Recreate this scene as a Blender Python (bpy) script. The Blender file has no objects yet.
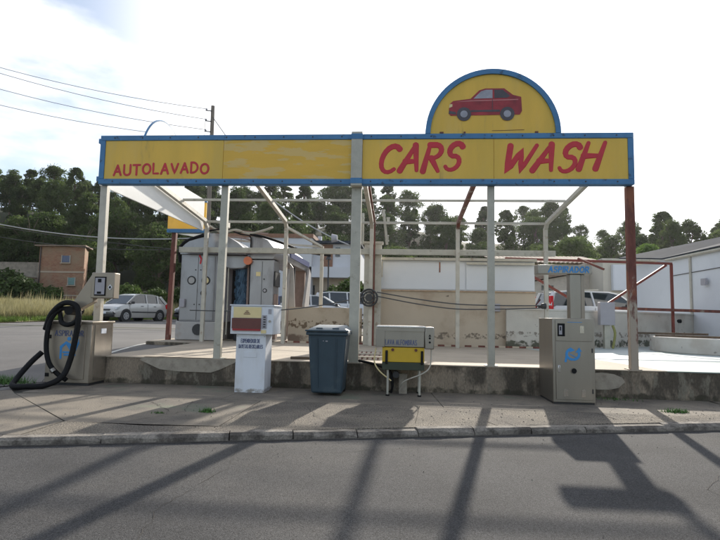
import bpy, bmesh, math, random
import numpy as np
from mathutils import Vector, Matrix
R = math.radians
rnd = random.Random(7)
scn = bpy.context.scene
COL = scn.collection

# ------------------------------------------------------------------ camera
cd = bpy.data.cameras.new('camera'); cam = bpy.data.objects.new('camera', cd); COL.objects.link(cam)
cd.sensor_width = 36; cd.lens = 36 * 520 / 720; cd.clip_end = 3000; cd.clip_start = .05
rt = Vector((0.99707, 0.07383, 0.02018)); up = Vector((-0.01359, -0.08868, 0.99597)); fw = Vector((-0.07533, 0.99332, 0.08741))
cam.matrix_world = Matrix(((rt.x, up.x, -fw.x, 0), (rt.y, up.y, -fw.y, -8.292), (rt.z, up.z, -fw.z, 1.171), (0, 0, 0, 1)))
scn.camera = cam

# ------------------------------------------------------------------ sky and sun
SUN_EL, SUN_AZ = R(24.6), R(12.2)          # azimuth measured from +Y towards +X
sdir = Vector((math.sin(SUN_AZ) * math.cos(SUN_EL), math.cos(SUN_AZ) * math.cos(SUN_EL), math.sin(SUN_EL)))
world = bpy.data.worlds.new("World"); scn.world = world; world.use_nodes = True
nt = world.node_tree; nt.nodes.clear()
def N(t, typ, **kw):
    n = t.nodes.new(typ)
    for k, v in kw.items():
        if k in n.inputs: n.inputs[k].default_value = v
        else: setattr(n, k, v)
    return n
out = N(nt, 'ShaderNodeOutputWorld'); bg = N(nt, 'ShaderNodeBackground'); nt.links.new(bg.outputs[0], out.inputs[0])
bg.inputs['Strength'].default_value = 0.11
sky = N(nt, 'ShaderNodeTexSky', sky_type='NISHITA'); sky.sun_disc = False
sky.sun_elevation = SUN_EL; sky.sun_rotation = SUN_AZ; sky.air_density = 1.0; sky.dust_density = .7; sky.ozone_density = 1.2
tc = N(nt, 'ShaderNodeTexCoord')
mp = N(nt, 'ShaderNodeMapping'); mp.inputs['Scale'].default_value = (1.0, 1.0, 3.0); mp.inputs['Location'].default_value = (3.1, .4, .2)
nt.links.new(tc.outputs['Generated'], mp.inputs[0])
cn = N(nt, 'ShaderNodeTexNoise'); cn.inputs['Scale'].default_value = 2.3; cn.inputs['Detail'].default_value = 9; cn.inputs['Roughness'].default_value = .55
nt.links.new(mp.outputs[0], cn.inputs['Vector'])
# thin cloud veil: thickens towards the sun, where it scatters the light forward
dt = N(nt, 'ShaderNodeVectorMath', operation='DOT_PRODUCT'); dt.inputs[1].default_value = sdir
nt.links.new(tc.outputs['Generated'], dt.inputs[0])
near = N(nt, 'ShaderNodeMapRange', interpolation_type='SMOOTHSTEP'); near.inputs[1].default_value = .74; near.inputs[2].default_value = .865
nt.links.new(dt.outputs['Value'], near.inputs[0])
cr = N(nt, 'ShaderNodeMapRange', interpolation_type='SMOOTHSTEP'); cr.inputs[1].default_value = .50; cr.inputs[2].default_value = .68
nt.links.new(cn.outputs[0], cr.inputs[0])
ad = N(nt, 'ShaderNodeMath', operation='ADD', use_clamp=True); nt.links.new(near.outputs[0], ad.inputs[0]); nt.links.new(cr.outputs[0], ad.inputs[1])
fc = N(nt, 'ShaderNodeMapRange'); fc.inputs[3].default_value = .24; fc.inputs[4].default_value = .95
nt.links.new(ad.outputs[0], fc.inputs[0])
mx = N(nt, 'ShaderNodeMix', data_type='RGBA'); nt.links.new(fc.outputs[0], mx.inputs[0]); nt.links.new(sky.outputs[0], mx.inputs[6])
pw = N(nt, 'ShaderNodeMath', operation='POWER'); mxd = N(nt, 'ShaderNodeMath', operation='MAXIMUM'); mxd.inputs[1].default_value = 0
nt.links.new(dt.outputs['Value'], mxd.inputs[0]); nt.links.new(mxd.outputs[0], pw.inputs[0]); pw.inputs[1].default_value = 7
gl = N(nt, 'ShaderNodeMapRange'); gl.inputs[3].default_value = 7.6; gl.inputs[4].default_value = 11.0
nt.links.new(pw.outputs[0], gl.inputs[0])
cc = N(nt, 'ShaderNodeCombineColor')
nt.links.new(gl.outputs[0], cc.inputs[0])
for k, s_ in ((1, 1.01), (2, 1.04)):
    m_ = N(nt, 'ShaderNodeMath', operation='MULTIPLY'); m_.inputs[1].default_value = s_
    nt.links.new(gl.outputs[0], m_.inputs[0]); nt.links.new(m_.outputs[0], cc.inputs[k])
nt.links.new(cc.outputs[0], mx.inputs[7]); nt.links.new(mx.outputs[2], bg.inputs['Color'])
sl = bpy.data.lights.new('sun', 'SUN'); sl.energy = 4.5; sl.angle = R(.9); sl.color = (1, .93, .82)
so = bpy.data.objects.new('sun', sl); COL.objects.link(so); so.rotation_euler = sdir.to_track_quat('Z', 'Y').to_euler(); so.location = (0, 0, 40)
scn.view_settings.view_transform = 'Standard'; scn.view_settings.look = 'None'; scn.view_settings.gamma = 1
scn.view_settings.exposure = 0.6

# ------------------------------------------------------------------ materials
def M(name, col, rough=.7, metal=0.0, var=.12, scale=6.0, bump=.0, bscale=None, dirt=None, dsc=2.0, dth=(.5, .65), damt=.8, stretch=(1, 1, 1), spec=.5, fine=0.0, fscale=250, trans=0.0, dirt2=None, d2=(9, .55, .62), coat=0):
    m = bpy.data.materials.new(name); m.use_nodes = True; t = m.node_tree; b = t.nodes['Principled BSDF']
    b.inputs['Roughness'].default_value = rough; b.inputs['Metallic'].default_value = metal
    b.inputs['Specular IOR Level'].default_value = spec
    if coat: b.inputs['Coat Weight'].default_value = coat; b.inputs['Coat Roughness'].default_value = .05
    tcn = N(t, 'ShaderNodeTexCoord'); mpn = N(t, 'ShaderNodeMapping'); mpn.inputs['Scale'].default_value = stretch
    t.links.new(tcn.outputs['Object'], mpn.inputs[0])
    def noise(sc, det=5, off=0):
        n = N(t, 'ShaderNodeTexNoise'); n.inputs['Scale'].default_value = sc; n.inputs['Detail'].default_value = det
        n.inputs['Roughness'].default_value = .6
        if off:
            a = N(t, 'ShaderNodeVectorMath', operation='ADD'); a.inputs[1].default_value = (off, off * .7, off * 1.3)
            t.links.new(mpn.outputs[0], a.inputs[0]); t.links.new(a.outputs[0], n.inputs['Vector'])
        else: t.links.new(mpn.outputs[0], n.inputs['Vector'])
        return n
    n1 = noise(scale)
    mr = N(t, 'ShaderNodeMapRange'); mr.inputs[1].default_value = .3; mr.inputs[2].default_value = .7
    mr.inputs[3].default_value = 1 - var; mr.inputs[4].default_value = 1 + var
    t.links.new(n1.outputs[0], mr.inputs[0])
    vm = N(t, 'ShaderNodeVectorMath', operation='SCALE'); vm.inputs[0].default_value = col[:3]; t.links.new(mr.outputs[0], vm.inputs['Scale'])
    cur = vm.outputs[0]
    def over(cur, c, sc, th, amt, off):
        n = noise(sc, 7, off); r_ = N(t, 'ShaderNodeMapRange', interpolation_type='SMOOTHSTEP')
        r_.inputs[1].default_value, r_.inputs[2].default_value = th; r_.inputs[4].default_value = amt
        t.links.new(n.outputs[0], r_.inputs[0])
        x = N(t, 'ShaderNodeMix', data_type='RGBA'); x.inputs[7].default_value = (*c, 1)
        t.links.new(r_.outputs[0], x.inputs[0]); t.links.new(cur, x.inputs[6]); return x.outputs[2]
    if dirt: cur = over(cur, dirt, dsc, dth, damt, 11)
    if dirt2: cur = over(cur, dirt2, d2[0], d2[1:3], .85, 31)
    if fine:
        n = noise(fscale, 2, 5); r_ = N(t, 'ShaderNodeMapRange'); r_.inputs[1].default_value = .3; r_.inputs[2].default_value = .7
        r_.inputs[3].default_value = 1 - fine; r_.inputs[4].default_value = 1 + fine; t.links.new(n.outputs[0], r_.inputs[0])
        v2 = N(t, 'ShaderNodeVectorMath', operation='SCALE'); t.links.new(cur, v2.inputs[0]); t.links.new(r_.outputs[0], v2.inputs['Scale']); cur = v2.outputs[0]
    t.links.new(cur, b.inputs['Base Color'])
    if bump:
        n = noise(bscale or scale * 3, 6, 3); bp = N(t, 'ShaderNodeBump'); bp.inputs['Strength'].default_value = bump; bp.inputs['Distance'].default_value = .02
        t.links.new(n.outputs[0], bp.inputs['Height']); t.links.new(bp.outputs[0], b.inputs['Normal'])
    if trans:
        o = t.nodes['Material Output']; tl = N(t, 'ShaderNodeBsdfTranslucent'); t.links.new(cur, tl.inputs[0])
        ms = N(t, 'ShaderNodeMixShader'); ms.inputs[0].default_value = trans
        t.links.new(b.outputs[0], ms.inputs[1]); t.links.new(tl.outputs[0], ms.inputs[2]); t.links.new(ms.outputs[0], o.inputs[0])
    return m
asphalt = M('asphalt', (.066, .0645, .065), .9, var=.2, scale=1.1, bump=.55, bscale=170, fine=.75, fscale=150, dirt=(.098, .092, .086), dsc=.8, dth=(.48, .72), damt=.6, dirt2=(.21, .20, .19), d2=(190, .62, .70), spec=.25)
asphalt_old = M('asphalt_old', (.125, .118, .112), .85, var=.12, scale=.8, bump=.4, bscale=50, fine=.22, fscale=80, dirt=(.095, .09, .086), dsc=.5, damt=.6)
pave = M('pavement_concrete', (.19, .163, .128), .9, var=.16, scale=2.2, bump=.5, bscale=60, fine=.22, fscale=70, dirt=(.10, .088, .075), dsc=1.6, dth=(.44, .66), damt=.8, dirt2=(.14, .155, .11), d2=(1.3, .58, .68))
pave_gravel = M('pavement_aggregate', (.19, .164, .13), .95, var=.25, scale=3, bump=1, bscale=60, fine=.8, fscale=62, dirt=(.105, .092, .08), dsc=1.2, dth=(.45, .65), damt=.7)
kerbm = M('kerb_concrete', (.235, .21, .18), .9, var=.2, scale=4, bump=.6, bscale=40, fine=.3, fscale=60, dirt=(.07, .06, .052), dsc=4, dth=(.44, .6), damt=.85)
conc_top = M('platform_concrete', (.40, .34, .265), .85, var=.12, scale=1.2, bump=.3, bscale=40, fine=.12, fscale=60, dirt=(.3, .26, .21), dsc=1.1, dth=(.52, .7), damt=.6)
conc_blue = M('painted_floor', (.34, .40, .37), .7, var=.12, scale=1.5, bump=.2, fine=.08, dirt=(.46, .50, .50), dsc=1.4, dth=(.42, .55), damt=.9, stretch=(.35, 1.6, 1), dirt2=(.22, .28, .23), d2=(2.2, .6, .68))
conc_wall = M('stained_concrete', (.27, .22, .165), .95, var=.2, scale=3, bump=.6, bscale=30, fine=.25, fscale=50, dirt=(.062, .052, .04), dsc=2.2, dth=(.43, .54), damt=.88, stretch=(1, 1, .45), dirt2=(.2, .18, .14), d2=(6, .55, .65))
patchm = M('mortar_patch', (.36, .32, .26), .95, var=.15, scale=6, bump=.4, bscale=40, dirt=(.2, .17, .14), dsc=7, damt=.5)
galv = M('aged_grey_paint', (.45, .432, .365), .55, .15, var=.12, scale=5, bump=.1, dirt=(.25, .22, .17), dsc=7, dth=(.58, .7), damt=.6, fine=.06)
galv_light = M('cream_grey_paint', (.50, .47, .40), .55, .1, var=.12, scale=5, dirt=(.28, .2, .13), dsc=6, dth=(.58, .68), damt=.6)
rustm = M('rust_red_paint', (.16, .05, .035), .7, var=.3, scale=9, bump=.3, dirt=(.33, .29, .24), dsc=3.5, dth=(.56, .62), damt=.75, dirt2=(.12, .05, .03), d2=(7, .5, .62), stretch=(1, 1, .4))
rust_dark = M('rusted_post_paint', (.17, .06, .045), .75, var=.3, scale=9, bump=.3, dirt=(.38, .34, .28), dsc=3.0, dth=(.60, .66), damt=.6, dirt2=(.3, .11, .05), d2=(6, .55, .62), stretch=(1, 1, .35))
red_frame = M('red_oxide_paint', (.19, .042, .028), .6, var=.18, scale=4, dirt=(.2, .05, .035), dsc=5, dth=(.55, .7))
yellow = M('sign_yellow', (.88, .63, .11), .42, var=.06, scale=1.6, bump=.35, bscale=1.3, dirt2=(.55, .40, .12), d2=(3.5, .60, .78), stretch=(2.2, 1, .35), dirt=(.82, .62, .2), dsc=1.4, dth=(.5, .72), damt=.5, trans=.3)
yellow_ghost = M('sign_yellow_faded', (.86, .59, .10), .5, var=.05, scale=2, dirt=(.80, .66, .33), dsc=3.2, dth=(.5, .53), damt=.6, stretch=(.5, 1, 2.4), trans=.3)
blue = M('sign_blue', (.055, .19, .38), .5, var=.12, scale=4, bump=.15, dirt2=(.03, .07, .13), d2=(9, .6, .68), dirt=(.12, .27, .45), dsc=6, dth=(.6, .75), damt=.5)
redl = M('lettering_red', (.55, .02, .035), .45, var=.1, scale=5)
car_red = M('print_red', (.30, .02, .028), .4, var=.35, scale=5)
print_dark = M('print_dark', (.07, .06, .07), .4, var=.2, scale=8)
print_grey = M('print_grey', (.33, .33, .38), .4, var=.2, scale=8)
white_panel = M('white_sheet', (.9, .9, .88), .6, var=.03, scale=2, dirt=(.82, .82, .80), dsc=1.2, dth=(.5, .75), damt=.5, trans=.3)
steel = M('brushed_steel', (.31, .285, .25), .33, .8, var=.08, scale=3, stretch=(1, 1, .2), bump=.03, bscale=60, dirt=(.28, .26, .23), dsc=2.5, dth=(.5, .7), damt=.5)
steel_mirror = M('polished_steel', (.55, .53, .5), .2, .95, var=.08, scale=5, bump=.12, bscale=5, stretch=(1, 1, .2))
steel_warm = M('beige_steel', (.33, .285, .23), .42, .5, var=.08, scale=3, dirt=(.34, .29, .22), dsc=2.5, damt=.5)
white_steel = M('white_powder_coat', (.70, .73, .78), .4, var=.04, scale=3, dirt=(.52, .51, .48), dsc=3, dth=(.5, .72), damt=.5, stretch=(1, 1, .4), bump=.04, bscale=4)
blackp = M('black_rubber', (.010, .010, .011), .65, spec=.2, var=.2, scale=12, bump=.15, bscale=60)
blackm = M('black_metal', (.03, .03, .032), .45, var=.2, scale=12)
binm = M('bin_plastic', (.033, .058, .078), .5, var=.1, scale=5, bump=.08, bscale=80, dirt=(.08, .11, .125), dsc=4, dth=(.55, .75), damt=.5)
bin_grey = M('bin_lid_worn', (.20, .225, .235), .5, var=.15, scale=7)
txt_blue = M('lettering_blue', (.04, .26, .60), .45, var=.1)
txt_navy = M('lettering_navy', (.10, .12, .22), .5, var=.1)
creamp = M('cream_sticker', (.75, .62, .32), .5, var=.05)
maroon = M('maroon_sticker', (.13, .04, .033), .4, var=.12)
redstrip = M('red_sticker', (.30, .02, .025), .4)
yel_panel = M('yellow_paint', (.58, .38, .02), .4, var=.08, scale=4, dirt=(.45, .3, .03), dsc=5, dth=(.6, .75), damt=.5)
wash_grey = M('machine_grey_shell', (.30, .30, .315), .3, .5, var=.07, scale=3, dirt=(.16, .15, .15), dsc=2.4, dth=(.5, .7), damt=.6, stretch=(1, 1, .35))
wash_light = M('machine_light_shell', (.40, .385, .37), .5, var=.08, scale=3, dirt=(.35, .3, .26), dsc=4, dth=(.55, .7), damt=.6)
wash_blue = M('machine_blue_band', (.03, .045, .16), .4, var=.15)
brush_blue = M('brush_bristle_blue', (.07, .13, .2), .8, var=.35, scale=14, stretch=(4, 4, .3))
brush_dark = M('brush_bristle_dark', (.03, .035, .04), .8, var=.35, scale=14)
pinkm = M('pink_brown_panel', (.28, .20, .17), .7, var=.15)
orange = M('orange_lamp', (.75, .22, .1), .4)
cream_wall = M('cream_render', (.52, .44, .34), .9, var=.07, scale=.8, bump=.15, bscale=20, dirt=(.38, .29, .2), dsc=.9, dth=(.48, .7), damt=.7, dirt2=(.16, .12, .09), d2=(5, .66, .72))
white_wall = M('white_render', (.68, .70, .73), .85, var=.03, scale=1, dirt=(.58, .6, .62), dsc=1.2, dth=(.5, .75), damt=.5)
low_wallm = M('whitewashed_block', (.60, .57, .52), .9, var=.08, scale=1.4, bump=.3, bscale=14, dirt=(.42, .37, .31), dsc=1.3, dth=(.48, .66), damt=.6, dirt2=(.09, .08, .07), d2=(4.5, .64, .7))
grime = M('flaking_dark_paint', (.20, .18, .15), .95, var=.3, scale=5)
far_cream = M('far_render_tan', (.42, .34, .26), .9, var=.08, scale=.7)
far_white = M('far_render_white', (.62, .63, .66), .9, var=.05, scale=.7)
far_brown = M('far_panel_brown', (.26, .14, .09), .8, var=.15)
tile = M('roof_tile_clay', (.22, .16, .12), .85, var=.3, scale=7)
slate = M('grey_roof_sheet', (.055, .062, .075), .95, spec=.1, var=.1, scale=2)
dark_glass = M('dark_window', (.02, .024, .028), .12, var=.1, spec=.8)
car_glass = M('car_window', (.018, .026, .028), .05, var=.1, spec=1)
green_glass = M('green_window', (.16, .27, .26), .2, var=.1)
blue_glass = M('blue_window', (.05, .07, .15), .2, var=.1)
woodm = M('weathered_wood', (.12, .09, .065), .9, var=.3, scale=10, stretch=(.3, 1, 1), bump=.3)
polem = M('pole_wood', (.22, .19, .16), .9, var=.2, scale=6, stretch=(1, 1, .15))
leafm = M('weed_green', (.06, .15, .025), .7, var=.3, scale=20)
tyrem = M('tyre', (.02, .02, .02), .8, var=.1)
rimm = M('wheel_rim', (.5, .5, .5), .35, .7, var=.05)
lampm = M('headlight_glass', (.6, .62, .62), .1, .2)
tail_red = M('tail_light', (.6, .01, .015), .2)
redsign = M('red_sign', (.62, .04, .07), .5, var=.05)
plastic_grey = M('grey_plastic', (.36, .35, .38), .5, var=.05)
wirem = M('cable', (.08, .08, .08), .6)
paint_white = M('road_paint', (.55, .54, .5), .8, var=.15, scale=6, dirt=(.25, .24, .22), dsc=8, damt=.7)
trunkm = M('bark', (.13, .095, .07), .95, var=.25, scale=3)
hillm = M('hill_scrub', (.035, .045, .02), .95, var=.4, scale=.25, dirt=(.07, .058, .035), dsc=.12, dth=(.5, .62), damt=.7, bump=.4, bscale=2)
stonem = M('grey_stone', (.25, .22, .18), .95, var=.3, scale=2, bump=.6, bscale=5)
def foliage(name, a, b_, tr=.25):
    m = bpy.data.materials.new(name); m.use_nodes = True; t = m.node_tree; b = t.nodes['Principled BSDF']; b.inputs['Roughness'].default_value = .7
    b.inputs['Specular IOR Level'].default_value = .2
    oi = N(t, 'ShaderNodeObjectInfo'); tcn = N(t, 'ShaderNodeTexCoord'); n = N(t, 'ShaderNodeTexNoise'); n.inputs['Scale'].default_value = .9; n.inputs['Detail'].default_value = 4
    t.links.new(tcn.outputs['Object'], n.inputs['Vector'])
    q = N(t, 'ShaderNodeMath', operation='MULTIPLY_ADD'); q.inputs[1].default_value = .5; t.links.new(oi.outputs['Random'], q.inputs[0]); t.links.new(n.outputs[0], q.inputs[2])
    r_ = N(t, 'ShaderNodeMapRange'); r_.inputs[1].default_value = .35; r_.inputs[2].default_value = 1.1; t.links.new(q.outputs[0], r_.inputs[0])
    x = N(t, 'ShaderNodeMix', data_type='RGBA'); x.inputs[6].default_value = (*a, 1); x.inputs[7].default_value = (*b_, 1)
    t.links.new(r_.outputs[0], x.inputs[0]); t.links.new(x.outputs[2], b.inputs['Base Color'])
    tl = N(t, 'ShaderNodeBsdfTranslucent'); t.links.new(x.outputs[2], tl.inputs[0]); ms = N(t, 'ShaderNodeMixShader'); ms.inputs[0].default_value = tr
    t.links.new(b.outputs[0], ms.inputs[1]); t.links.new(tl.outputs[0], ms.inputs[2]); t.links.new(ms.outputs[0], t.nodes['Material Output'].inputs[0])
    return m
pine = foliage('pine_needles', (.028, .050, .016), (.11, .155, .045), .5)
bright = foliage('broadleaf_green', (.09, .16, .03), (.16, .25, .06), .4)
bushm = foliage('bush_green', (.035, .06, .018), (.085, .13, .035))
drygrass = foliage('dry_grass', (.26, .24, .11), (.46, .41, .23), .3)
greengrass = foliage('green_grass', (.09, .15, .035), (.15, .22, .05), .35)

# brick material: pattern only, the bricks are about 2 px in the photograph
def brickmat():
    m = M('far_brick', (.36, .17, .10), .9); t = m.node_tree; b = t.nodes['Principled BSDF']
    tcn = N(t, 'ShaderNodeTexCoord'); sx = N(t, 'ShaderNodeSeparateXYZ'); t.links.new(tcn.outputs['Object'], sx.inputs[0])
    ad = N(t, 'ShaderNodeMath', operation='ADD'); t.links.new(sx.outputs[0], ad.inputs[0]); t.links.new(sx.outputs[1], ad.inputs[1])
    cb = N(t, 'ShaderNodeCombineXYZ'); t.links.new(ad.outputs[0], cb.inputs[0]); t.links.new(sx.outputs[2], cb.inputs[1])
    br = N(t, 'ShaderNodeTexBrick'); br.inputs['Scale'].default_value = 1; br.inputs['Brick Width'].default_value = .33; br.inputs['Row Height'].default_value = .16; br.inputs['Mortar Size'].default_value = .014
    br.inputs['Color1'].default_value = (.27, .115, .065, 1); br.inputs['Color2'].default_value = (.34, .18, .105, 1); br.inputs['Mortar'].default_value = (.25, .19, .14, 1)
    t.links.new(cb.outputs[0], br.inputs[0])
    n = N(t, 'ShaderNodeTexNoise'); n.inputs['Scale'].default_value = .8; n.inputs['Detail'].default_value = 6; t.links.new(tcn.outputs['Object'], n.inputs['Vector'])
    r_ = N(t, 'ShaderNodeMapRange'); r_.inputs[1].default_value = .4; r_.inputs[2].default_value = .68; t.links.new(n.outputs[0], r_.inputs[0])
    x = N(t, 'ShaderNodeMix', data_type='RGBA'); x.inputs[7].default_value = (.28, .20, .13, 1); t.links.new(r_.outputs[0], x.inputs[0]); t.links.new(br.outputs[0], x.inputs[6])
    t.links.new(x.outputs[2], b.inputs['Base Color']); return m
brickm = brickmat()

# ------------------------------------------------------------------ mesh helpers
WL = {}
class MB:
    def __init__(s): s.v = []; s.f = []
    def add(s, vs, fs):
        o = len(s.v); s.v += [tuple(v) for v in vs]; s.f += [tuple(i + o for i in f) for f in fs]; return s
    def box(s, x0, x1, y0, y1, z0, z1):
        return s.add([(x0, y0, z0), (x1, y0, z0), (x1, y1, z0), (x0, y1, z0), (x0, y0, z1), (x1, y0, z1), (x1, y1, z1), (x0, y1, z1)],
                     [(0, 3, 2, 1), (4, 5, 6, 7), (0, 1, 5, 4), (1, 2, 6, 5), (2, 3, 7, 6), (3, 0, 4, 7)])
    def prism(s, pts, a0, a1, axis='y'):
        """polygon extruded along an axis; pts are the other two coordinates"""
        n = len(pts)
        def P(p, a): return (p[0], a, p[1]) if axis == 'y' else ((a, p[0], p[1]) if axis == 'x' else (p[0], p[1], a))
        return s.add([P(p, a0) for p in pts] + [P(p, a1) for p in pts],
                     [tuple(range(n)), tuple(range(2 * n - 1, n - 1, -1))] + [(i, i + n, (i + 1) % n + n, (i + 1) % n) for i in range(n)])
    def beam(s, a, b, w, h=None):
        h = h or w; a = Vector(a); b = Vector(b); d = (b - a).normalized()
        x = d.cross(Vector((0, 0, 1)))
        if x.length < .01: x = Vector((1, 0, 0))
        x.normalize(); y = x.cross(d)
        vs = [p + x * (w / 2 * i) + y * (h / 2 * j) for p in (a, b) for i, j in ((-1, -1), (1, -1), (1, 1), (-1, 1))]
        return s.add(vs, [(0, 3, 2, 1), (4, 5, 6, 7), (0, 1, 5, 4), (1, 2, 6, 5), (2, 3, 7, 6), (3, 0, 4, 7)])
    def tube(s, pts, r, n=8, cap=True):
        pts = [Vector(p) for p in pts]; rs = r if isinstance(r, (list, tuple)) else [r] * len(pts)
        vs = []; px = None
        for i, p in enumerate(pts):
            d = (pts[min(i + 1, len(pts) - 1)] - pts[max(i - 1, 0)]).normalized()
            if px is None:
                px = d.cross(Vector((0, 0, 1)))
                if px.length < .01: px = d.cross(Vector((0, 1, 0)))
            px = (px - d * px.dot(d)).normalized(); py = d.cross(px)
            vs += [p + (px * math.cos(k * 2 * math.pi / n) + py * math.sin(k * 2 * math.pi / n)) * rs[i] for k in range(n)]
        fs = [(i * n + k, i * n + (k + 1) % n, (i + 1) * n + (k + 1) % n, (i + 1) * n + k) for i in range(len(pts) - 1) for k in range(n)]
        if cap: fs += [tuple(range(n - 1, -1, -1)), tuple(range((len(pts) - 1) * n, len(pts) * n))]
        return s.add(vs, fs)
    def disc(s, c, r, axis, th, n=20, r2=None):
        c = Vector(c); a = {'x': Vector((1, 0, 0)), 'y': Vector((0, 1, 0)), 'z': Vector((0, 0, 1))}[axis]
        return s.tube([c - a * th / 2, c + a * th / 2], [r, r2 or r], n)
    def ring(s, c, r, rr, axis='y', n=24, m=6):
        c = Vector(c); vs = []; fs = []
        for i in range(n):
            t = 2 * math.pi * i / n
            for k in range(m):
                q = 2 * math.pi * k / m; R_ = r + rr * math.cos(q); h = rr * math.sin(q)
                u, w = R_ * math.cos(t), R_ * math.sin(t)
                vs.append(c + (Vector((u, h, w)) if axis == 'y' else Vector((h, u, w)) if axis == 'x' else Vector((u, w, h))))
                fs.append((i * m + k, i * m + (k + 1) % m, ((i + 1) % n) * m + (k + 1) % m, ((i + 1) % n) * m + k))
        return s.add(vs, fs)
    def build(s, name, mat, parent=None, loc=None, bevel=0, smooth=False, label=None, kind=None, seg=2):
        L = Vector(WL[parent.name]) if parent is not None else Vector(loc or (0, 0, 0))
        me = bpy.data.meshes.new(name); me.from_pydata([tuple(Vector(v) - L) for v in s.v], [], s.f); me.materials.append(mat)
        bm = bmesh.new(); bm.from_mesh(me); bmesh.ops.recalc_face_normals(bm, faces=bm.faces); bm.to_mesh(me); bm.free()
        o = bpy.data.objects.new(name, me); COL.objects.link(o)
        if parent is not None: o.parent = parent
        else: o.location = L
        WL[o.name] = L
        if bevel:
            b = o.modifiers.new('bevel', 'BEVEL'); b.width = bevel; b.segments = seg; b.limit_method = 'ANGLE'
        if smooth:
            for p in me.polygons: p.use_smooth = True
        if bevel or smooth:
            try: me.set_sharp_from_angle(angle=R(40))
            except Exception: pass
            if bevel and not smooth:
                for p in me.polygons: p.use_smooth = True
        if label: o['label'] = label
        if kind: o['kind'] = kind
        return o
def tag(o, label, cat, group=None, kind=None):
    o['label'] = label; o['category'] = cat
    if group: o['group'] = group
    if kind: o['kind'] = kind
    return o
def thing(name, label, cat, loc=(0, 0, 0), group=None):
    o = bpy.data.objects.new(name, None); COL.objects.link(o); o.location = loc; o.empty_display_size = .2; WL[o.name] = Vector(loc)
    return tag(o, label, cat, group)
def kids(o): return [c for c in KID.get(o.name, [])]
KID = {}
def copy_tree(o, parent=None, loc=None, rz=None, scale=None):
    c = o.copy(); COL.objects.link(c)
    if parent is not None: c.parent = parent
    if loc is not None: c.location = loc; WL[c.name] = Vector(loc)
    if rz is not None: c.rotation_euler = (0, 0, rz)
    if scale is not None: c.scale = scale
    for k in list(o.children): copy_tree(k, c)
    return c
def smoothpath(pts, n=6):
    P = [Vector(p) for p in pts]; P = [P[0] * 2 - P[1]] + P + [P[-1] * 2 - P[-2]]; o = []
    for i in range(1, len(P) - 2):
        for k in range(n):
            t = k / n; a, b, c, d = P[i - 1:i + 3]
            o.append(.5 * ((2 * b) + (c - a) * t + (2 * a - 5 * b + 4 * c - d) * t * t + (3 * b - a - 3 * c + d) * t ** 3))
    o.append(P[-2]); return o

# ------------------------------------------------------------------ lettering: every letter is a set of brush strokes
def arc(cx, cy, rx, ry, a0, a1, n=8):
    return [(cx + rx * math.cos(R(a0 + (a1 - a0) * i / n)), cy + ry * math.sin(R(a0 + (a1 - a0) * i / n))) for i in range(n + 1)]
G = {
 'A': (.72, [[(0, 0), (.36, 1)], [(.36, 1), (.70, 0)], [(.12, .36), (.60, .36)]]),
 'B': (.60, [[(0, 0), (0, 1)], [(0, 1)] + arc(.22, .77, .26, .23, 80, -90) + [(0, .54)], [(0, .54)] + arc(.24, .27, .32, .27, 80, -90) + [(0, 0)]]),
 'C': (.66, [arc(.38, .5, .38, .5, 50, 310, 14)]),
 'D': (.66, [[(0, 0), (0, 1)], [(0, 1)] + arc(.14, .5, .5, .5, 85, -85, 12) + [(0, 0)]]),
 'E': (.54, [[(.52, 1), (0, 1), (0, 0), (.54, 0)], [(0, .52), (.46, .52)]]),
 'F': (.52, [[(.52, 1), (0, 1), (0, 0)], [(0, .52), (.44, .52)]]),
 'H': (.64, [[(0, 0), (0, 1)], [(.62, 0), (.62, 1)], [(0, .5), (.62, .5)]]),
 'I': (.06, [[(.03, 0), (.03, 1)]]),
 'L': (.50, [[(0, 1), (0, 0), (.5, 0)]]),
 'M': (.80, [[(0, 0), (.10, 1), (.40, .2), (.70, 1), (.80, 0)]]),
 'N': (.64, [[(0, 0), (0, 1), (.62, 0), (.62, 1)]]),
 'O': (.76, [arc(.38, .5, .38, .5, 95, 455, 18)]),
 'P': (.56, [[(0, 0), (0, 1)], [(0, 1)] + arc(.24, .74, .32, .26, 80, -90) + [(0, .48)]]),
 'R': (.62, [[(0, 0), (0, 1)], [(0, 1)] + arc(.24, .75, .30, .25, 80, -90) + [(0, .5)], [(.2, .5), (.62, 0)]]),
 'S': (.58, [arc(.30, .75, .26, .25, 30, 250, 9) + arc(.28, .25, .28, .27, 75, -150, 10)]),
 'T': (.66, [[(0, 1), (.66, 1)], [(.33, 1), (.33, 0)]]),
 'U': (.64, [[(0, 1)] + arc(.32, .3, .32, .30, 180, 360, 8) + [(.64, 1)]]),
 'V': (.66, [[(0, 1), (.33, 0), (.66, 1)]]),
 'W': (.98, [[(0, 1), (.22, 0), (.50, .85), (.72, 0), (1.0, 1)]]),
 'X': (.6, [[(0, 0), (.6, 1)], [(0, 1), (.6, 0)]]),
 'Y': (.62, [[(0, 1), (.3, .5)], [(.62, 1), (.3, .5), (.3, 0)]]),
}
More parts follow.
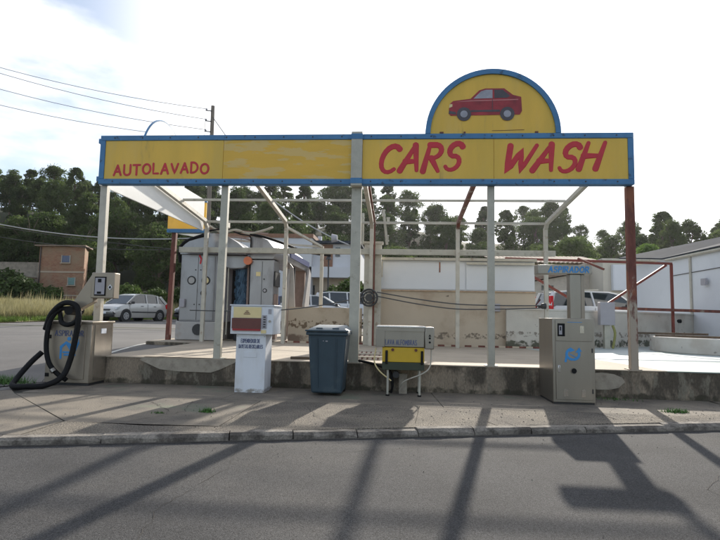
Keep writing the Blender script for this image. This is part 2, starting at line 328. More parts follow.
def stroke(mb, pts, w, depth, o, ux, uz, un, brush=False):
    """a flat raised ribbon with round ends along pts (already in metres), in the plane ux, uz at o"""
    P = [Vector((p[0], p[1])) for p in pts]
    Q = [P[0]]
    for a, b in zip(P, P[1:]):
        n = max(1, int((b - a).length / (w * 1.2))); Q += [a.lerp(b, k / n) for k in range(1, n + 1)]
    tot = len(Q); W = []
    for i in range(tot):
        t = i / max(1, tot - 1); W.append(w / 2 * ((1.12 - .42 * t) if brush else 1))
    d0 = (Q[1] - Q[0]).normalized(); d1 = (Q[-1] - Q[-2]).normalized()
    Q = [Q[0] - d0 * W[0] * .9, Q[0] - d0 * W[0] * .55] + Q + [Q[-1] + d1 * W[-1] * .55, Q[-1] + d1 * W[-1] * .9]
    W = [W[0] * .35, W[0] * .85] + W + [W[-1] * .85, W[-1] * .35]
    vs = []
    d00 = depth
    for i, q in enumerate(Q):
        depth = d00 + i * .00006
        a = Q[max(0, i - 1)]; c = Q[min(len(Q) - 1, i + 1)]; d = (c - a).normalized(); n = Vector((-d.y, d.x))
        for s_, h in ((-1, 0), (-.8, 1), (.8, 1), (1, 0)):
            p = q + n * (W[i] * s_); vs.append(o + ux * p.x + uz * p.y + un * (depth * h))
    fs = [(i * 4 + k, i * 4 + k + 1, i * 4 + k + 5, i * 4 + k + 4) for i in range(len(Q) - 1) for k in range(3)]
    fs += [(0, 1, 2, 3), tuple(len(vs) - 4 + k for k in (3, 2, 1, 0))]
    mb.add(vs, fs)
def text(word, x0, x1, z0, z1, y, name, mat, parent, weight=.14, slant=0.0, gap=.24, brush=False, jit=0.0, slope=0.0, ux=Vector((1, 0, 0)), uz=Vector((0, 0, 1)), un=Vector((0, -1, 0)), origin=None, depth=.004, label=None):
    H = z1 - z0; tot = 0
    for c in word: tot += (.45 if c == ' ' else G[c][0] + gap)
    tot -= gap; tot += slant
    sx = (x1 - x0) / tot; x = 0; mb = MB(); r2 = random.Random(len(word) * 5 + 1); k = 0
    O = origin if origin is not None else Vector((x0, y, z0))
    for c in word:
        if c == ' ': x += .45; continue
        w_, S = G[c]; dz = r2.uniform(-jit, jit); hs = 1 + r2.uniform(-jit, jit)
        for st in S:
            k += 1
            pts = [((x + px + slant * pz) * sx, (pz * hs + dz) * H + slope * (x + px) * sx) for px, pz in st]
            stroke(mb, pts, weight * H, depth + .0007 * (k % 4), O, ux, uz, un, brush)
        x += w_ + gap
    return mb.build(name, mat, parent, label=label)


def banded(m, zc, hw, colr, sc, th, stretch=(1, 1, 1)):
    """wear confined to a band of heights (flaking, damp) on an existing material"""
    t = m.node_tree; b = t.nodes['Principled BSDF']; src = b.inputs['Base Color'].links[0].from_socket
    tcn = N(t, 'ShaderNodeTexCoord'); sx = N(t, 'ShaderNodeSeparateXYZ'); t.links.new(tcn.outputs['Object'], sx.inputs[0])
    d_ = N(t, 'ShaderNodeMath', operation='SUBTRACT'); d_.inputs[1].default_value = zc; t.links.new(sx.outputs[2], d_.inputs[0])
    a_ = N(t, 'ShaderNodeMath', operation='ABSOLUTE'); t.links.new(d_.outputs[0], a_.inputs[0])
    w_ = N(t, 'ShaderNodeMapRange', interpolation_type='SMOOTHSTEP'); w_.inputs[1].default_value = hw; w_.inputs[2].default_value = hw * .3; w_.inputs[3].default_value = -.35; w_.inputs[4].default_value = 0
    t.links.new(a_.outputs[0], w_.inputs[0])
    mpn = N(t, 'ShaderNodeMapping'); mpn.inputs['Scale'].default_value = stretch; t.links.new(tcn.outputs['Object'], mpn.inputs[0])
    n = N(t, 'ShaderNodeTexNoise'); n.inputs['Scale'].default_value = sc; n.inputs['Detail'].default_value = 8; n.inputs['Roughness'].default_value = .65; t.links.new(mpn.outputs[0], n.inputs['Vector'])
    s_ = N(t, 'ShaderNodeMath', operation='ADD'); t.links.new(n.outputs[0], s_.inputs[0]); t.links.new(w_.outputs[0], s_.inputs[1])
    r_ = N(t, 'ShaderNodeMapRange'); r_.inputs[1].default_value, r_.inputs[2].default_value = th; r_.inputs[4].default_value = .88; t.links.new(s_.outputs[0], r_.inputs[0])
    x = N(t, 'ShaderNodeMix', data_type='RGBA'); x.inputs[7].default_value = (*colr, 1); t.links.new(r_.outputs[0], x.inputs[0]); t.links.new(src, x.inputs[6])
    t.links.new(x.outputs[2], b.inputs['Base Color']); return m
wall_flaked = banded(M('cream_render_flaked', (.52, .44, .34), .9, var=.07, scale=.8, bump=.15, bscale=20, dirt=(.36, .27, .19), dsc=.9, dth=(.46, .68), damt=.75, dirt2=(.17, .13, .1), d2=(4, .68, .73)), .27, .16, (.16, .13, .10), 7, (.47, .53))
lowwall_flaked = banded(banded(M('cream_render_stained', (.50, .42, .32), .9, var=.08, scale=1, bump=.2, bscale=16, dirt=(.33, .25, .17), dsc=1.2, dth=(.46, .68)), .48, .24, (.13, .085, .05), 8, (.50, .55)), .05, .25, (.16, .11, .08), 3, (.38, .52))
blockwall = banded(banded(M('whitewashed_stained', (.56, .53, .47), .9, var=.08, scale=1.4, bump=.3, bscale=14, dirt=(.40, .35, .29), dsc=1.3, dth=(.46, .66), damt=.7, dirt2=(.12, .1, .08), d2=(5, .66, .72)), -.86, .20, (.05, .055, .03), 5, (.45, .52)), -.62, .16, (.2, .17, .14), 7, (.52, .57))
conc_damp = banded(conc_wall, .0, .14, (.05, .045, .03), 5, (.40, .55))
post_peel = banded(banded(M('peeling_post_paint', (.16, .055, .04), .75, var=.3, scale=9, bump=.3, stretch=(1, 1, .4), dirt=(.28, .10, .05), dsc=6, dth=(.5, .62)), .45, 1.7, (.42, .37, .30), 4, (.40, .46), (1, 1, .35)), .4, 1.6, (.20, .07, .035), 5, (.53, .58), (1, 1, .3))
banded(white_steel, .0, .10, (.25, .22, .18), 9, (.38, .55))
# ================================================================== SETTING
KA, KB = -2.79, .258
def sm(t): t = max(0., min(1., t)); return t * t * (3 - 2 * t)
def KY(X): return KA + KB * X           # kerb line (top front edge) along the pavement
def hill_z(x, y):
    base = -.35 if y < 9 else -.35 + .85 * sm((y - 9) / 2.5)
    if x < -16: base = -.35 + .85 * sm((y - 3) / 4)
    base += .5 * sm((y - 14) / 40)
    hm = 22.5 - 7.5 * sm((x + 30) / 95) + 1.6 * math.sin(x * .05) + 1.0 * math.sin(x * .13 + 2)
    s = 52 if x < -25 else 52 + 12 * sm((x + 25) / 40)
    return base + hm * sm((y - s) / 62) + (.5 * math.sin(x * .31) * math.sin(y * .23) if y > 55 else 0)
def grid(name, xs, ys, fz, mat, kind='structure'):
    vs = [(x, y, fz(x, y)) for y in ys for x in xs]; n = len(xs)
    fs = [(j * n + i, j * n + i + 1, (j + 1) * n + i + 1, (j + 1) * n + i) for j in range(len(ys) - 1) for i in range(n - 1)]
    mb = MB(); mb.add(vs, fs); return mb.build(name, mat, kind=kind, smooth=True)
def lin(a, b, n): return [a + (b - a) * i / n for i in range(n + 1)]
grid('ground', lin(-1200, -160, 12)[:-1] + lin(-160, 160, 80) + lin(160, 1200, 12)[1:], [-1200, -400, -100, -30, 0, 3, 5, 7, 9, 10, 11, 12, 14] + lin(16, 150, 45) + [200, 400, 900, 1500], hill_z, hillm)

# road in front
road = MB(); road.add([(-150, -60, -.12), (150, -60, -.12), (150, 2, -.12), (-150, 2, -.12)], [(0, 1, 2, 3)])
xs = [-150, -40, -9, -7.2]; 
rp = [(-150, -60, -.07), (150, -60, -.07), (150, -.4, -.07), (8.9, -.42, -.07)] + [(8.0, KY(8.0), -.07), (-7.2, KY(-7.2), -.07), (-9, -6.2, -.07), (-150, -6.2, -.07)]
road = MB(); road.add(rp, [tuple(range(len(rp)))]); road.build('road', asphalt, kind='structure')
# gutter band of darker dirt along the kerb
gb = MB(); gb.add([(-7.2, KY(-7.2) - .05, -.066), (8, KY(8) - .05, -.066), (8, KY(8) - .0, -.066), (-7.2, KY(-7.2), -.066)], [(0, 1, 2, 3)])
gb.build('gutter', M('gutter_grit', (.075, .068, .06), .95, var=.3, scale=6, fine=.4, fscale=70), kind='structure')

# left side street: climbs from the pavement beside the platform to the back
def st_z(x, y):
    if y < -4.5: return -.07
    if y < -3.2: return -.07 + .07 * (y + 4.5) / 1.3
    if y < -.5: return 0
    if y < 5: return .35 * sm((y + .5) / 5.5)
    return .35 + .25 * sm((y - 5) / 13) + .01 * max(0, y - 18)
def st_x0(y): return -19.5 if y < 5 else -17.8 + (y - 12) * .25
ys = [-6.2, -5.2, -4.5, -3.85, -3.2, -2, -1, -.5, 0, .7, 1.4, 2.1, 2.8, 3.5, 4.2, 5, 6, 8, 10, 12, 15, 18, 22, 28, 36, 44]
vs = []; fs = []; n = 9
for y in ys:
    xr = -5.6 if y < .01 else (-4.9 if y < 4.3 else -6.4) if y < 12 else -6.4 + (y - 12) * .05
    if y < -3.2: xr = -7.2 + .0
    elif y < 0: xr = -7.2 + 1.6 * (y + 3.2) / 3.2
    xl = st_x0(y) if y > -5 else -60
    if y <= 5: xl = -60
    for i in range(n): vs.append((xl + (xr - xl) * i / (n - 1), y, st_z(0, y)))
for j in range(len(ys) - 1):
    for i in range(n - 1): fs.append((j * n + i, j * n + i + 1, (j + 1) * n + i + 1, (j + 1) * n + i))
mb = MB(); mb.add(vs, fs); mb.build('side_street', asphalt_old, kind='structure')
mb = MB()
for (a, b, w) in (((-6.3, 1.2), (-6.6, 9.5), .10), ((-15.5, 4.6), (-9.5, 4.4), .0)):
    if not w: continue
    L = 16
    for i in range(L):
        p = [a[0] + (b[0] - a[0]) * i / L, a[1] + (b[1] - a[1]) * i / L]; q = [a[0] + (b[0] - a[0]) * (i + 1) / L, a[1] + (b[1] - a[1]) * (i + 1) / L]
        mb.add([(p[0] - w / 2, p[1], st_z(0, p[1]) + .006), (p[0] + w / 2, p[1], st_z(0, p[1]) + .006), (q[0] + w / 2, q[1], st_z(0, q[1]) + .006), (q[0] - w / 2, q[1], st_z(0, q[1]) + .006)], [(0, 1, 2, 3)])
mb.build('painted_line', paint_white, kind='structure')

# pavement base and its slabs
pv = [(-7.2, KY(-7.2) + .16), (8, KY(8) + .16), (8, .0), (-4.9, .0), (-5.6, .0)]
MB().prism([(x, y) for x, y in pv], -.3, -.022, 'z').build('pavement', M('joint_dirt', (.06, .055, .045), .95, var=.3, scale=6), kind='structure')
pav = bpy.data.objects['pavement']
def slab(pts, mat, g=.008, z=0.):
    c = Vector((sum(p[0] for p in pts) / len(pts), sum(p[1] for p in pts) / len(pts)))
    q = []
    for p in pts:
        d = Vector(p) - c; q.append(c + d * (1 - g / max(.2, d.length)))
    MB().prism([(p.x, p.y) for p in q], -.02, z, 'z').build('pavement_slab', mat, pav)
k1 = lambda X: KY(X) + .13
k2 = lambda X: -2.93 if X < -1.84 else KY(X) + .35
def band(xs, fa, fb, mat):
    for i, (a, b) in enumerate(zip(xs, xs[1:])):
        a2, b2 = a + .10 * math.sin(i * 2.1), b + .10 * math.sin((i + 1) * 2.1)
        slab([(a, fa(a)), ((a + b) / 2, fa((a + b) / 2)), (b, fa(b)), (b2, fb(b2)), ((a2 + b2) / 2, fb((a2 + b2) / 2)), (a2, fb(a2))], mat, g=.005, z=.0015 * ((i * 7) % 3))
band([-3.5, -1.84, 1.1, 4.2, 7.2], k1, k2, pave_gravel)
slab([(-3.5, -2.92), (-2.6, -2.995), (-1.845, -2.92), (-1.845, -1.27), (-3.3, -1.24), (-4.9, -1.21), (-5.28, -1.33)], pave, g=.004)
band([-1.84, .2, 2.6, 4.6], k2, lambda X: -1.3 - .02 * X if X < 4 else -.95, pave_gravel)
band([-5.3, -2.4, .6, 3.1, 4.6], lambda X: -1.3 - .02 * X if X < 4 else -.95, lambda X: -.002, pave)
slab([(-3.51, k1(-3.51)), (-3.51, -2.93), (-5.3, -1.32), (-5.6, -1.0), (-6.9, k1(-6.9))], pave, g=.006)
slab([(-5.62, -1.0), (-5.35, -.6), (-5.4, -.002), (-5.6, -.002), (-7.1, k1(-7.1) + .2)], asphalt_old)
slab([(4.62, k2(4.62)), (7.2, k2(7.2)), (7.2, -.6), (4.62, -.95)], pave_gravel); slab([(4.62, -.95), (7.2, -.6), (7.2, -.002), (4.62, -.002)], pave)

# kerb stones
kt = bpy.data.objects.new('kerb', None); COL.objects.link(kt); kt['kind'] = 'structure'; WL['kerb'] = Vector((0, 0, 0))
cuts = [-7.2, -6.1, -5.0, -3.62, -2.76, -1.63, -1.03, -.40, .22, .82, 1.45, 2.08, 3.05, 4.0, 5.0, 6.0, 7.0, 8.0]
dk = Vector((1, KB)).normalized(); nk = Vector((-dk.y, dk.x))
for i, (a, b) in enumerate(zip(cuts, cuts[1:])):
    ro = rnd.uniform(-.006, .006); a += .005; b -= .005
    P0 = Vector((a, KY(a))); P1 = Vector((b, KY(b)))
    z = .002 + rnd.uniform(-.012, .008); w = .12
    vs = []
    m = 5
    for k in range(m + 1):
        p = P0.lerp(P1, k / m); e = rnd.uniform(-.006, .006)
        dd = rnd.uniform(.012, .035) if (k in (0, m) and rnd.random() < .6) else (rnd.uniform(.005, .02) if rnd.random() < .2 else 0)
        for (u, zz) in ((ro + e, -.2), (ro + e - .004, z - .025 - dd), (ro + .02 + e + dd, z - dd * .3), (w, z), (w, -.2)):
            q = p + nk * u; vs.append((q.x, q.y, zz))
    fs = [(k * 5 + j, (k + 1) * 5 + j, (k + 1) * 5 + j + 1, k * 5 + j + 1) for k in range(m) for j in range(4)] + [(0, 1, 2, 3, 4), tuple(m * 5 + j for j in (4, 3, 2, 1, 0))]
    MB().add(vs, fs).build('kerb_stone', kerbm, kt)

crk = M('crack_dirt', (.045, .04, .034), .95, var=.3, scale=9)
def crack(pts, z, w, parent, seed):
    r = random.Random(seed); Q = []
    for a, b in zip(pts, pts[1:]):
        a = Vector(a); b = Vector(b); n = max(2, int((b - a).length / .07))
        for k in range(n): Q.append(a.lerp(b, k / n) + Vector((r.uniform(-.018, .018), r.uniform(-.018, .018))))
    Q.append(Vector(pts[-1])); mb = MB(); vs = []
    for i, q in enumerate(Q):
        d = (Q[min(i + 1, len(Q) - 1)] - Q[max(i - 1, 0)]).normalized(); nn_ = Vector((-d.y, d.x)) * w * r.uniform(.3, 1.2)
        vs += [(q.x - nn_.x, q.y - nn_.y, z), (q.x + nn_.x, q.y + nn_.y, z)]
    mb.add(vs, [(2 * i, 2 * i + 1, 2 * i + 3, 2 * i + 2) for i in range(len(Q) - 1)]); mb.build('crack', crk, parent)
for i, c_ in enumerate(([(-4.6, -1.9), (-4.1, -1.5), (-3.2, -1.6), (-2.7, -2.2)], [(-2.9, -2.9), (-2.5, -2.2), (-2.7, -1.5)], [(-1.2, -1.5), (-.9, -2.3), (-.3, -2.8)], [(.6, -1.4), (1.1, -1.9), (1.3, -2.4)], [(2.9, -1.4), (3.3, -1.7), (3.9, -1.4)], [(-.55, -1.1), (.0, -.75), (.7, -1.0)], [(1.7, -1.2), (2.2, -.95)])):
    crack(c_, .0052, .0035, pav, i)
rdo = bpy.data.objects['road']
for i, c_ in enumerate(([(-1.5, -3.3), (-1.35, -4.1), (-1.5, -5.0), (-1.2, -6.4)], [(2.2, -2.4), (1.2, -3.0), (.4, -3.1), (-.6, -3.5)], [(2.9, -3.4), (2.3, -4.1), (2.5, -4.8)])):
    crack(c_, -.0665, .0025, rdo, 20 + i)
# concrete platform
pl = [(-4.88, 0), (30, 0), (30, 11), (-6.35, 11), (-6.35, 4.5), (-4.95, 4.3)]
mb = MB(); mb.prism(pl, -.3, .415, 'z'); mb.build('platform', conc_wall, kind='structure')
mb = MB(); q = [(-4.88, -.015), (4.05, -.015), (3.6, 3), (3.2, 5.0), (3.2, 11), (-6.33, 11), (-6.33, 4.5), (-4.95, 4.3)]
mb.prism(q, .4155, .43, 'z'); mb.build('platform_floor', conc_top, bpy.data.objects['platform'])
mb = MB(); q = [(4.06, -.015), (12, -.015), (12, 11), (3.21, 11), (3.21, 5.0), (3.61, 3)]
mb.prism(q, .4155, .43, 'z'); mb.build('painted_floor', conc_blue, bpy.data.objects['platform'])
mb = MB(); mb.prism([(-4.15, .43), (-4.2, .385), (-3.85, .24), (-3.55, .215), (-3.0, .21), (-2.86, .26), (-2.62, .37), (-2.58, .43)][::-1], -.012, .1)
mb.build('repair_patch', patchm, bpy.data.objects['platform'])
mb = MB(); mb.prism([(3.1 + .34 * math.cos(t * .5), .25 + .13 * math.sin(t * .5)) for t in range(12)], -.008, .1); mb.build('repair_patch', patchm, bpy.data.objects['platform'])

# yard behind
mb = MB(); mb.add([(-11, 11.01, .47), (60, 11.01, .47), (60, 50, .9), (-11, 50, .9)], [(0, 1, 2, 3)]); mb.build('yard', asphalt_old, kind='structure')

# ================================================================== SIGN
PX = [-5.01, -2.91, -.71, 1.45, 3.60]
S = thing('sign_board', 'long yellow and blue roadside sign reading AUTOLAVADO and CARS WASH with a half-round top', 'sign', (-.7, 0, 3.28))
x0, x1, z0, z1 = -5.05, 3.62, 3.28, 4.11
cutp = [x0 + .09, -2.93, -.80, 1.47, x1 - .09]
for i, (a, b) in enumerate(((cutp[0], cutp[1]), (cutp[1] + .006, -.803), (-.617, cutp[3]), (cutp[3] + .006, cutp[4]))):
    MB().box(a, b, -.085, -.045, z0 + .09, z1 - .09).build('yellow_panel', yellow_ghost if i == 1 else yellow, S)
for (a, b, c, d) in ((x0, x1, z0, z0 + .088), (x0, x1, z1 - .088, z1)):
    MB().box(a, b, -.10, .05, c, d).build('blue_trim', blue, S, bevel=.008)
for (a, b) in ((x0, x0 + .088), (x1 - .088, x1)):
    MB().box(a, b, -.099, .049, z0 + .0885, z1 - .0885).build('blue_trim', blue, S, bevel=.006)
MB().box(x0 + .09, x1 - .09, -.04, .03, z0 + .09, z1 - .09).build('backing', white_panel, S)
MB().box(-.80, -.62, -.135, .06, z0 - .03, z1 + .03).build('centre_cover', galv, S, bevel=.006)
for zz in (3.33, 4.06):
    MB().box(-.805, -.615, -.139, -.1, zz - .045, zz + .045).build('cover_band', blue, S)
sc = MB()
for i in range(18):
    for zz in (3.325, 4.065):
        xx = x0 + .25 + i * .48
        if abs(xx + .71) < .15: continue
        sc.disc((xx, -.103, zz), .012, 'y', .008, 8)
sc.build('screw_row', blackm, S, kind='stuff')
# half-round top
acx, ar = 1.455, 1.065
def fan(r, n=36): return [(acx + r * math.cos(math.pi * k / n), z1 + .003 + r * math.sin(math.pi * k / n)) for k in range(n + 1)]
MB().prism(fan(ar - .075), -.07, -.04).build('arch_panel', yellow, S)
MB().prism(fan(ar - .078), -.036, .02).build('added_arch_backing', white_panel, S)  # unseen sheet added to cut the sunlight glowing through the arch panel
mb = MB(); A = fan(ar); B = fan(ar - .08); n = len(A)
vs = [(p[0], y_, p[1]) for y_ in (-.10, .03) for p in A + B]; fs = []
for i in range(n - 1):
    fs += [(i, i + 1, n + i + 1, n + i), (2 * n + i, 3 * n + i, 3 * n + i + 1, 2 * n + i + 1), (i, 2 * n + i, 2 * n + i + 1, i + 1), (n + i, n + i + 1, 3 * n + i + 1, 3 * n + i)]
fs += [(0, n, 3 * n, 2 * n), (n - 1, 3 * n - 1, 4 * n - 1, 2 * n - 1)]
mb.add(vs, fs).build('arch_trim', blue, S)
for (cx_, w_) in ((.62, .06), (1.0, .03), (2.12, .05)):
    MB().box(cx_, cx_ + w_, -.082, -.07, z1 + .01, z1 + .035).build('clip', rust_dark, S)
mb = MB(); stroke(mb, [(0, 0), (.5, .012)], .008, .002, Vector((1.45, -.071, z1 + .05)), Vector((1, 0, 0)), Vector((0, 0, 1)), Vector((0, -1, 0))); mb.build('peeled_edge', rustm, S)
text('AUTOLAVADO', -4.79, -3.17, 3.435, 3.60, -.086, 'lettering', redl, S, weight=.225, jit=.06, gap=.30, slope=.022)
text('CARS', -.36, 1.02, 3.49, 3.91, -.086, 'lettering', redl, S, weight=.215, slant=.30, gap=.24, brush=True, jit=.05, slope=.02)
text('WASH', 1.58, 3.20, 3.49, 3.91, -.086, 'lettering', redl, S, weight=.215, slant=.38, gap=.22, brush=True, jit=.05, slope=.02)
# generic red saloon printed on the arch
cx0, cz0, cs = .76, 4.33, 1.16
def cp(pts): return [(cx0 + a * cs, cz0 + b * cs) for a, b in pts]
pc = MB(); pc.prism(cp([(0, .10), (.01, .23), (.06, .28), (.30, .31), (.42, .43), (.50, .455), (.76, .455), (.88, .36), (.99, .33), (1.0, .13), (.97, .08), (.03, .07)]), -.078, -.07)
pc.build('printed_car', car_red, S)
pw_ = bpy.data.objects['printed_car']
MB().prism(cp([(.34, .31), (.445, .415), (.51, .435), (.60, .435), (.60, .315)]), -.081, -.078).build('printed_window', print_grey, pw_)
MB().prism(cp([(.625, .315), (.625, .435), (.74, .435), (.84, .345), (.80, .32)]), -.081, -.078).build('printed_window', print_dark, pw_)
MB().prism(cp([(.30, .12), (.70, .12), (.70, .15), (.30, .145)]), -.0805, -.078).build('printed_sill', print_dark, pw_)
MB().prism(cp([(.595, .14), (.602, .14), (.602, .31), (.595, .31)]), -.081, -.078).build('printed_seam', print_dark, pw_)
MB().prism(cp([(.08, .262), (.30, .288), (.55, .292), (.95, .30), (.95, .285), (.55, .275), (.30, .27)]), -.0803, -.078).build('printed_shine', M('print_shine', (.5, .16, .16), .4), pw_)
MB().prism(cp([(.002, .10), (.10, .085), (.10, .12), (.005, .14)]), -.0805, -.078).build('printed_bumper', print_dark, pw_)
for a in (.21, .80):
    MB().disc((cx0 + a * cs, -.0795, cz0 + .09 * cs), .098 * cs, 'y', .006, 20).build('printed_wheel', print_dark, pw_)
    MB().disc((cx0 + a * cs, -.0835, cz0 + .09 * cs), .05 * cs, 'y', .004, 16).build('printed_wheel', print_grey, pw_)
MB().prism(cp([(.005, .18), (.05, .20), (.05, .235), (.012, .232)]), -.081, -.078).build('printed_lamp', creamp, pw_)

# sign along the left side (its white back faces the camera) with half-round top
SS = thing('side_sign_board', 'white back of the sign along the left side with a half-round top edged blue', 'sign', (-5.1, 2.4, 3.28))
MB().box(-5.12, -5.085, .06, 4.72, 3.29, 4.10).build('white_sheet', white_panel, SS)
MB().box(-5.18, -5.125, .06, 4.77, 3.37, 3.45).build('blue_trim', blue, SS)
MB().box(-5.18, -5.125, .06, 4.77, 4.03, 4.11).build('blue_trim', blue, SS)
ycc, rr = 2.42, 1.05
fp = lambda r: [(ycc + r * math.cos(math.pi * k / 28), 4.114 + r * 1.1 * math.sin(math.pi * k / 28)) for k in range(29)]
MB().prism(fp(rr - .01), -5.13, -5.10, 'x').build('arch_sheet', white_panel, SS)
mb = MB(); A = fp(rr); mb.tube([(-5.12, a, b) for a, b in A], .02, 6); mb.build('arch_trim', blue, SS)

# rear sign facing the street
RS = thing('rear_sign_board', 'small yellow sign with blue lower edge behind the white side sheet', 'sign', (-5.7, 5.2, 3.3))
MB().box(-6.25, -5.2, 5.16, 5.2, 3.40, 4.12).build('yellow_panel', yellow, RS)
MB().box(-6.26, -5.19, 5.14, 5.22, 3.30, 3.399).build('blue_trim', blue, RS, bevel=.005)
MB().box(-6.26, -5.19, 5.14, 5.22, 4.121, 4.2).build('blue_trim', blue, RS, bevel=.005)
mb = MB(); mb.prism([(-6.0, 3.28), (-5.1, 3.28), (-5.12, 3.12), (-5.5, 3.2)], 5.23, 5.26); mb.build('hanging_sheet', white_panel, RS)
mb = MB(); mb.beam((-6.12, 5.25, .32), (-6.08, 5.25, 3.3), .11)
tag(mb.build('rusty_post', rustm, loc=(-6.1, 5.25, .35)), 'peeling red post under the small yellow sign at the back left', 'post')

# ================================================================== STEEL FRAME
FR = thing('steel_frame', 'grey steel frame of posts, rafters and rails standing on the concrete platform', 'frame', (-.7, 0, .43))
mats = [galv_light, galv, galv, galv, post_peel]
for i, X in enumerate(PX):
    w = .16 if i == 2 else (.105 if i == 3 else .115)
    dx = .05 if i == 2 else 0
    z_ = .43 if i else .30
    lean = .02 if i == 1 else 0
    mb = MB(); yb = 0.06 if i else .10
    mb.beam((X - lean, yb, z_), (X, yb - .04 if i == 0 else yb, 3.279), w, .10)
    p = mb.build('post', mats[i], FR, bevel=.006, label={2: 'wide centre post', 4: 'rust-red post at the right end'}.get(i))
    if i: MB().box(X - w / 2 - .04, X + w / 2 + .04, -.005, .17, .431, .441).build('base_plate', mats[i], p)
    MB().box(X - .045, X + .045, .062, .13, 3.25, 4.0).build('hanger', galv, FR)
for i, X in enumerate(PX):
    m = galv_light if i in (0, 1, 2) else galv
    r_ = MB(); r_.beam((X, .1, 3.99), (X, 4.64, 3.53), .085); r_.beam((X, 4.6, 3.535), (X, 4.77, 3.38), .083); r_.build('rafter', rustm if i == 3 else m, FR, label='rafter with brown rust' if i == 3 else None)
    MB().box(X - .045, X + .045, 4.72, 4.81, .43, 3.42).build('rear_post', galv_light, FR)
MB().beam((PX[2] + .085, .1, 3.98), (PX[2] + .085, 4.7, 3.48), .045).build('rafter', rustm, FR)
MB().tube([(PX[2] + .075, 4.74, .43), (PX[2] + .075, 4.74, 3.5)], .022, 8).build('drain_pipe', rustm, FR)
for (y_, z_, w) in ((3.2, 3.755, .05), (4.69, 3.52, .055)):
    MB().beam((-5.0, y_, z_), (3.6, y_, z_), w).build('rail', galv, FR)
MB().box(-5.76, 3.86, 4.83, 4.93, 2.73, 2.87).build('gutter_rail', galv, FR, bevel=.006)
MB().beam((-2.9, 4.8, 3.40), (-2.2, 6.3, 3.1), .06).build('brace', galv_light, FR)
MB().beam((-2.2, 6.3, .43), (-2.2, 6.3, 3.12), .09).build('brace', galv_light, FR)
MB().beam((-5.0, 6.3, 3.28), (-2.2, 6.3, 3.1), .05).build('brace', galv_light, FR)

# ================================================================== LEFT VACUUM
V = thing('hoover_station', 'beige steel ASPIRADOR vacuum cabinet with looped black hose at the left end of the platform', 'vacuum', (-5.1, -.15, 0))
MB().box(-5.50, -4.78, -.45, .17, .04, .96).build('cabinet', steel_warm, V, bevel=.008)
MB().box(-5.52, -4.76, -.47, .19, .962, .995).build('cabinet_top', steel_warm, V, bevel=.006)
MB().box(-5.49, -4.79, -.43, .15, -.0, .039).build('plinth', blackm, V)
MB().box(-5.42, -4.86, -.462, -.451, .10, .90).build('door', steel_warm, V, bevel=.003)
MB().box(-4.779, -4.768, -.36, .12, .08, .94).build('side_panel', steel_mirror, V)
MB().box(-4.767, -4.762, -.20, -.06, .80, .88).build('sticker', white_steel, V)
for zz in (.13, .72):
    MB().box(-5.485, -5.425, -.465, -.452, zz, zz + .055).build('hinge', blackp, V)
text('ASPIRADOR', -5.36, -4.90, .765, .845, -.463, 'lettering', txt_navy, V, weight=.16, gap=.3)
# pictogram: a figure vacuuming a car seat
pg = MB(); ux, uz, un = Vector((1, 0, 0)), Vector((0, 0, 1)), Vector((0, -1, 0)); O = Vector((-5.27, -.463, .42))
for pts, w in (([(0.02, .0), (.02, .16)], .035), ([(.02, .17), (.10, .24), (.19, .19)], .045), ([(.11, .22), (.17, .14)], .03), ([(.06, .09), (.24, .09), (.30, .24)], .03), ([(.08, .05), (.25, .05)], .03), ([(.30, .24), (.30, .29)], .012)):
    stroke(pg, pts, w, .003, O, ux, uz, un)
pg.disc(O + Vector((.145, -.003, .30)), .03, 'y', .006, 14); pg.build('pictogram', txt_blue, V)
# arm and head
MB().prism([(-5.32, .99), (-4.82, 1.77), (-4.80, 1.30), (-5.02, 1.18), (-5.12, .996)], -.43, -.30).build('arm', steel_warm, V, bevel=.006)
hd = MB().box(-4.835, -4.46, -.45, -.28, 1.36, 1.765).build('head', steel_warm, V, bevel=.012)
MB().box(-4.775, -4.59, -.462, -.451, 1.40, 1.70).build('display_frame', blackp, hd, bevel=.004)
MB().box(-4.76, -4.605, -.468, -.4625, 1.42, 1.68).build('display', plastic_grey, hd)
MB().box(-4.715, -4.66, -.473, -.4685, 1.61, 1.665).build('coin_slot', blackp, hd)
MB().box(-4.72, -4.655, -.473, -.4685, 1.43, 1.465).build('coin_slot', blackp, hd)
mb = MB(); mb.prism([(-4.52, 1.49), (-4.485, 1.535), (-4.52, 1.58), (-4.555, 1.535)], -.458, -.451); mb.build('emblem', white_steel, hd)
mb = MB(); mb.prism([(-4.52, 1.51), (-4.50, 1.535), (-4.52, 1.56), (-4.54, 1.535)], -.461, -.4585); mb.build('emblem_centre', blackp, hd)
h1 = smoothpath([(-5.50, -.50, .86), (-5.38, -.56, 1.10), (-5.18, -.58, 1.27), (-4.98, -.58, 1.24), (-4.92, -.58, 1.05), (-4.95, -.58, .75), (-5.0, -.60, .40), (-5.06, -.68, .16), (-5.2, -.85, .05), (-5.42, -.98, .042), (-5.60, -.98, .045), (-5.66, -.85, .12), (-5.64, -.60, .34), (-5.56, -.46, .50)], 8)
MB().tube(h1, .042, 10).build('hose', blackp, V, smooth=True)
h2 = smoothpath([(-5.10, -.5, 1.20), (-5.28, -.55, 1.16), (-5.40, -.56, .95), (-5.42, -.57, .62), (-5.36, -.57, .36), (-5.22, -.57, .20), (-5.06, -.57, .10)], 8)
MB().tube(h2, .036, 10).build('hose', blackp, V, smooth=True)
h3 = smoothpath([(-5.28, -.5, 1.14), (-5.22, -.54, .98), (-5.10, -.56, .94), (-4.98, -.55, 1.0), (-4.97, -.5, 1.16)], 6)
MB().tube(h3, .036, 10).build('hose', blackp, V, smooth=True)
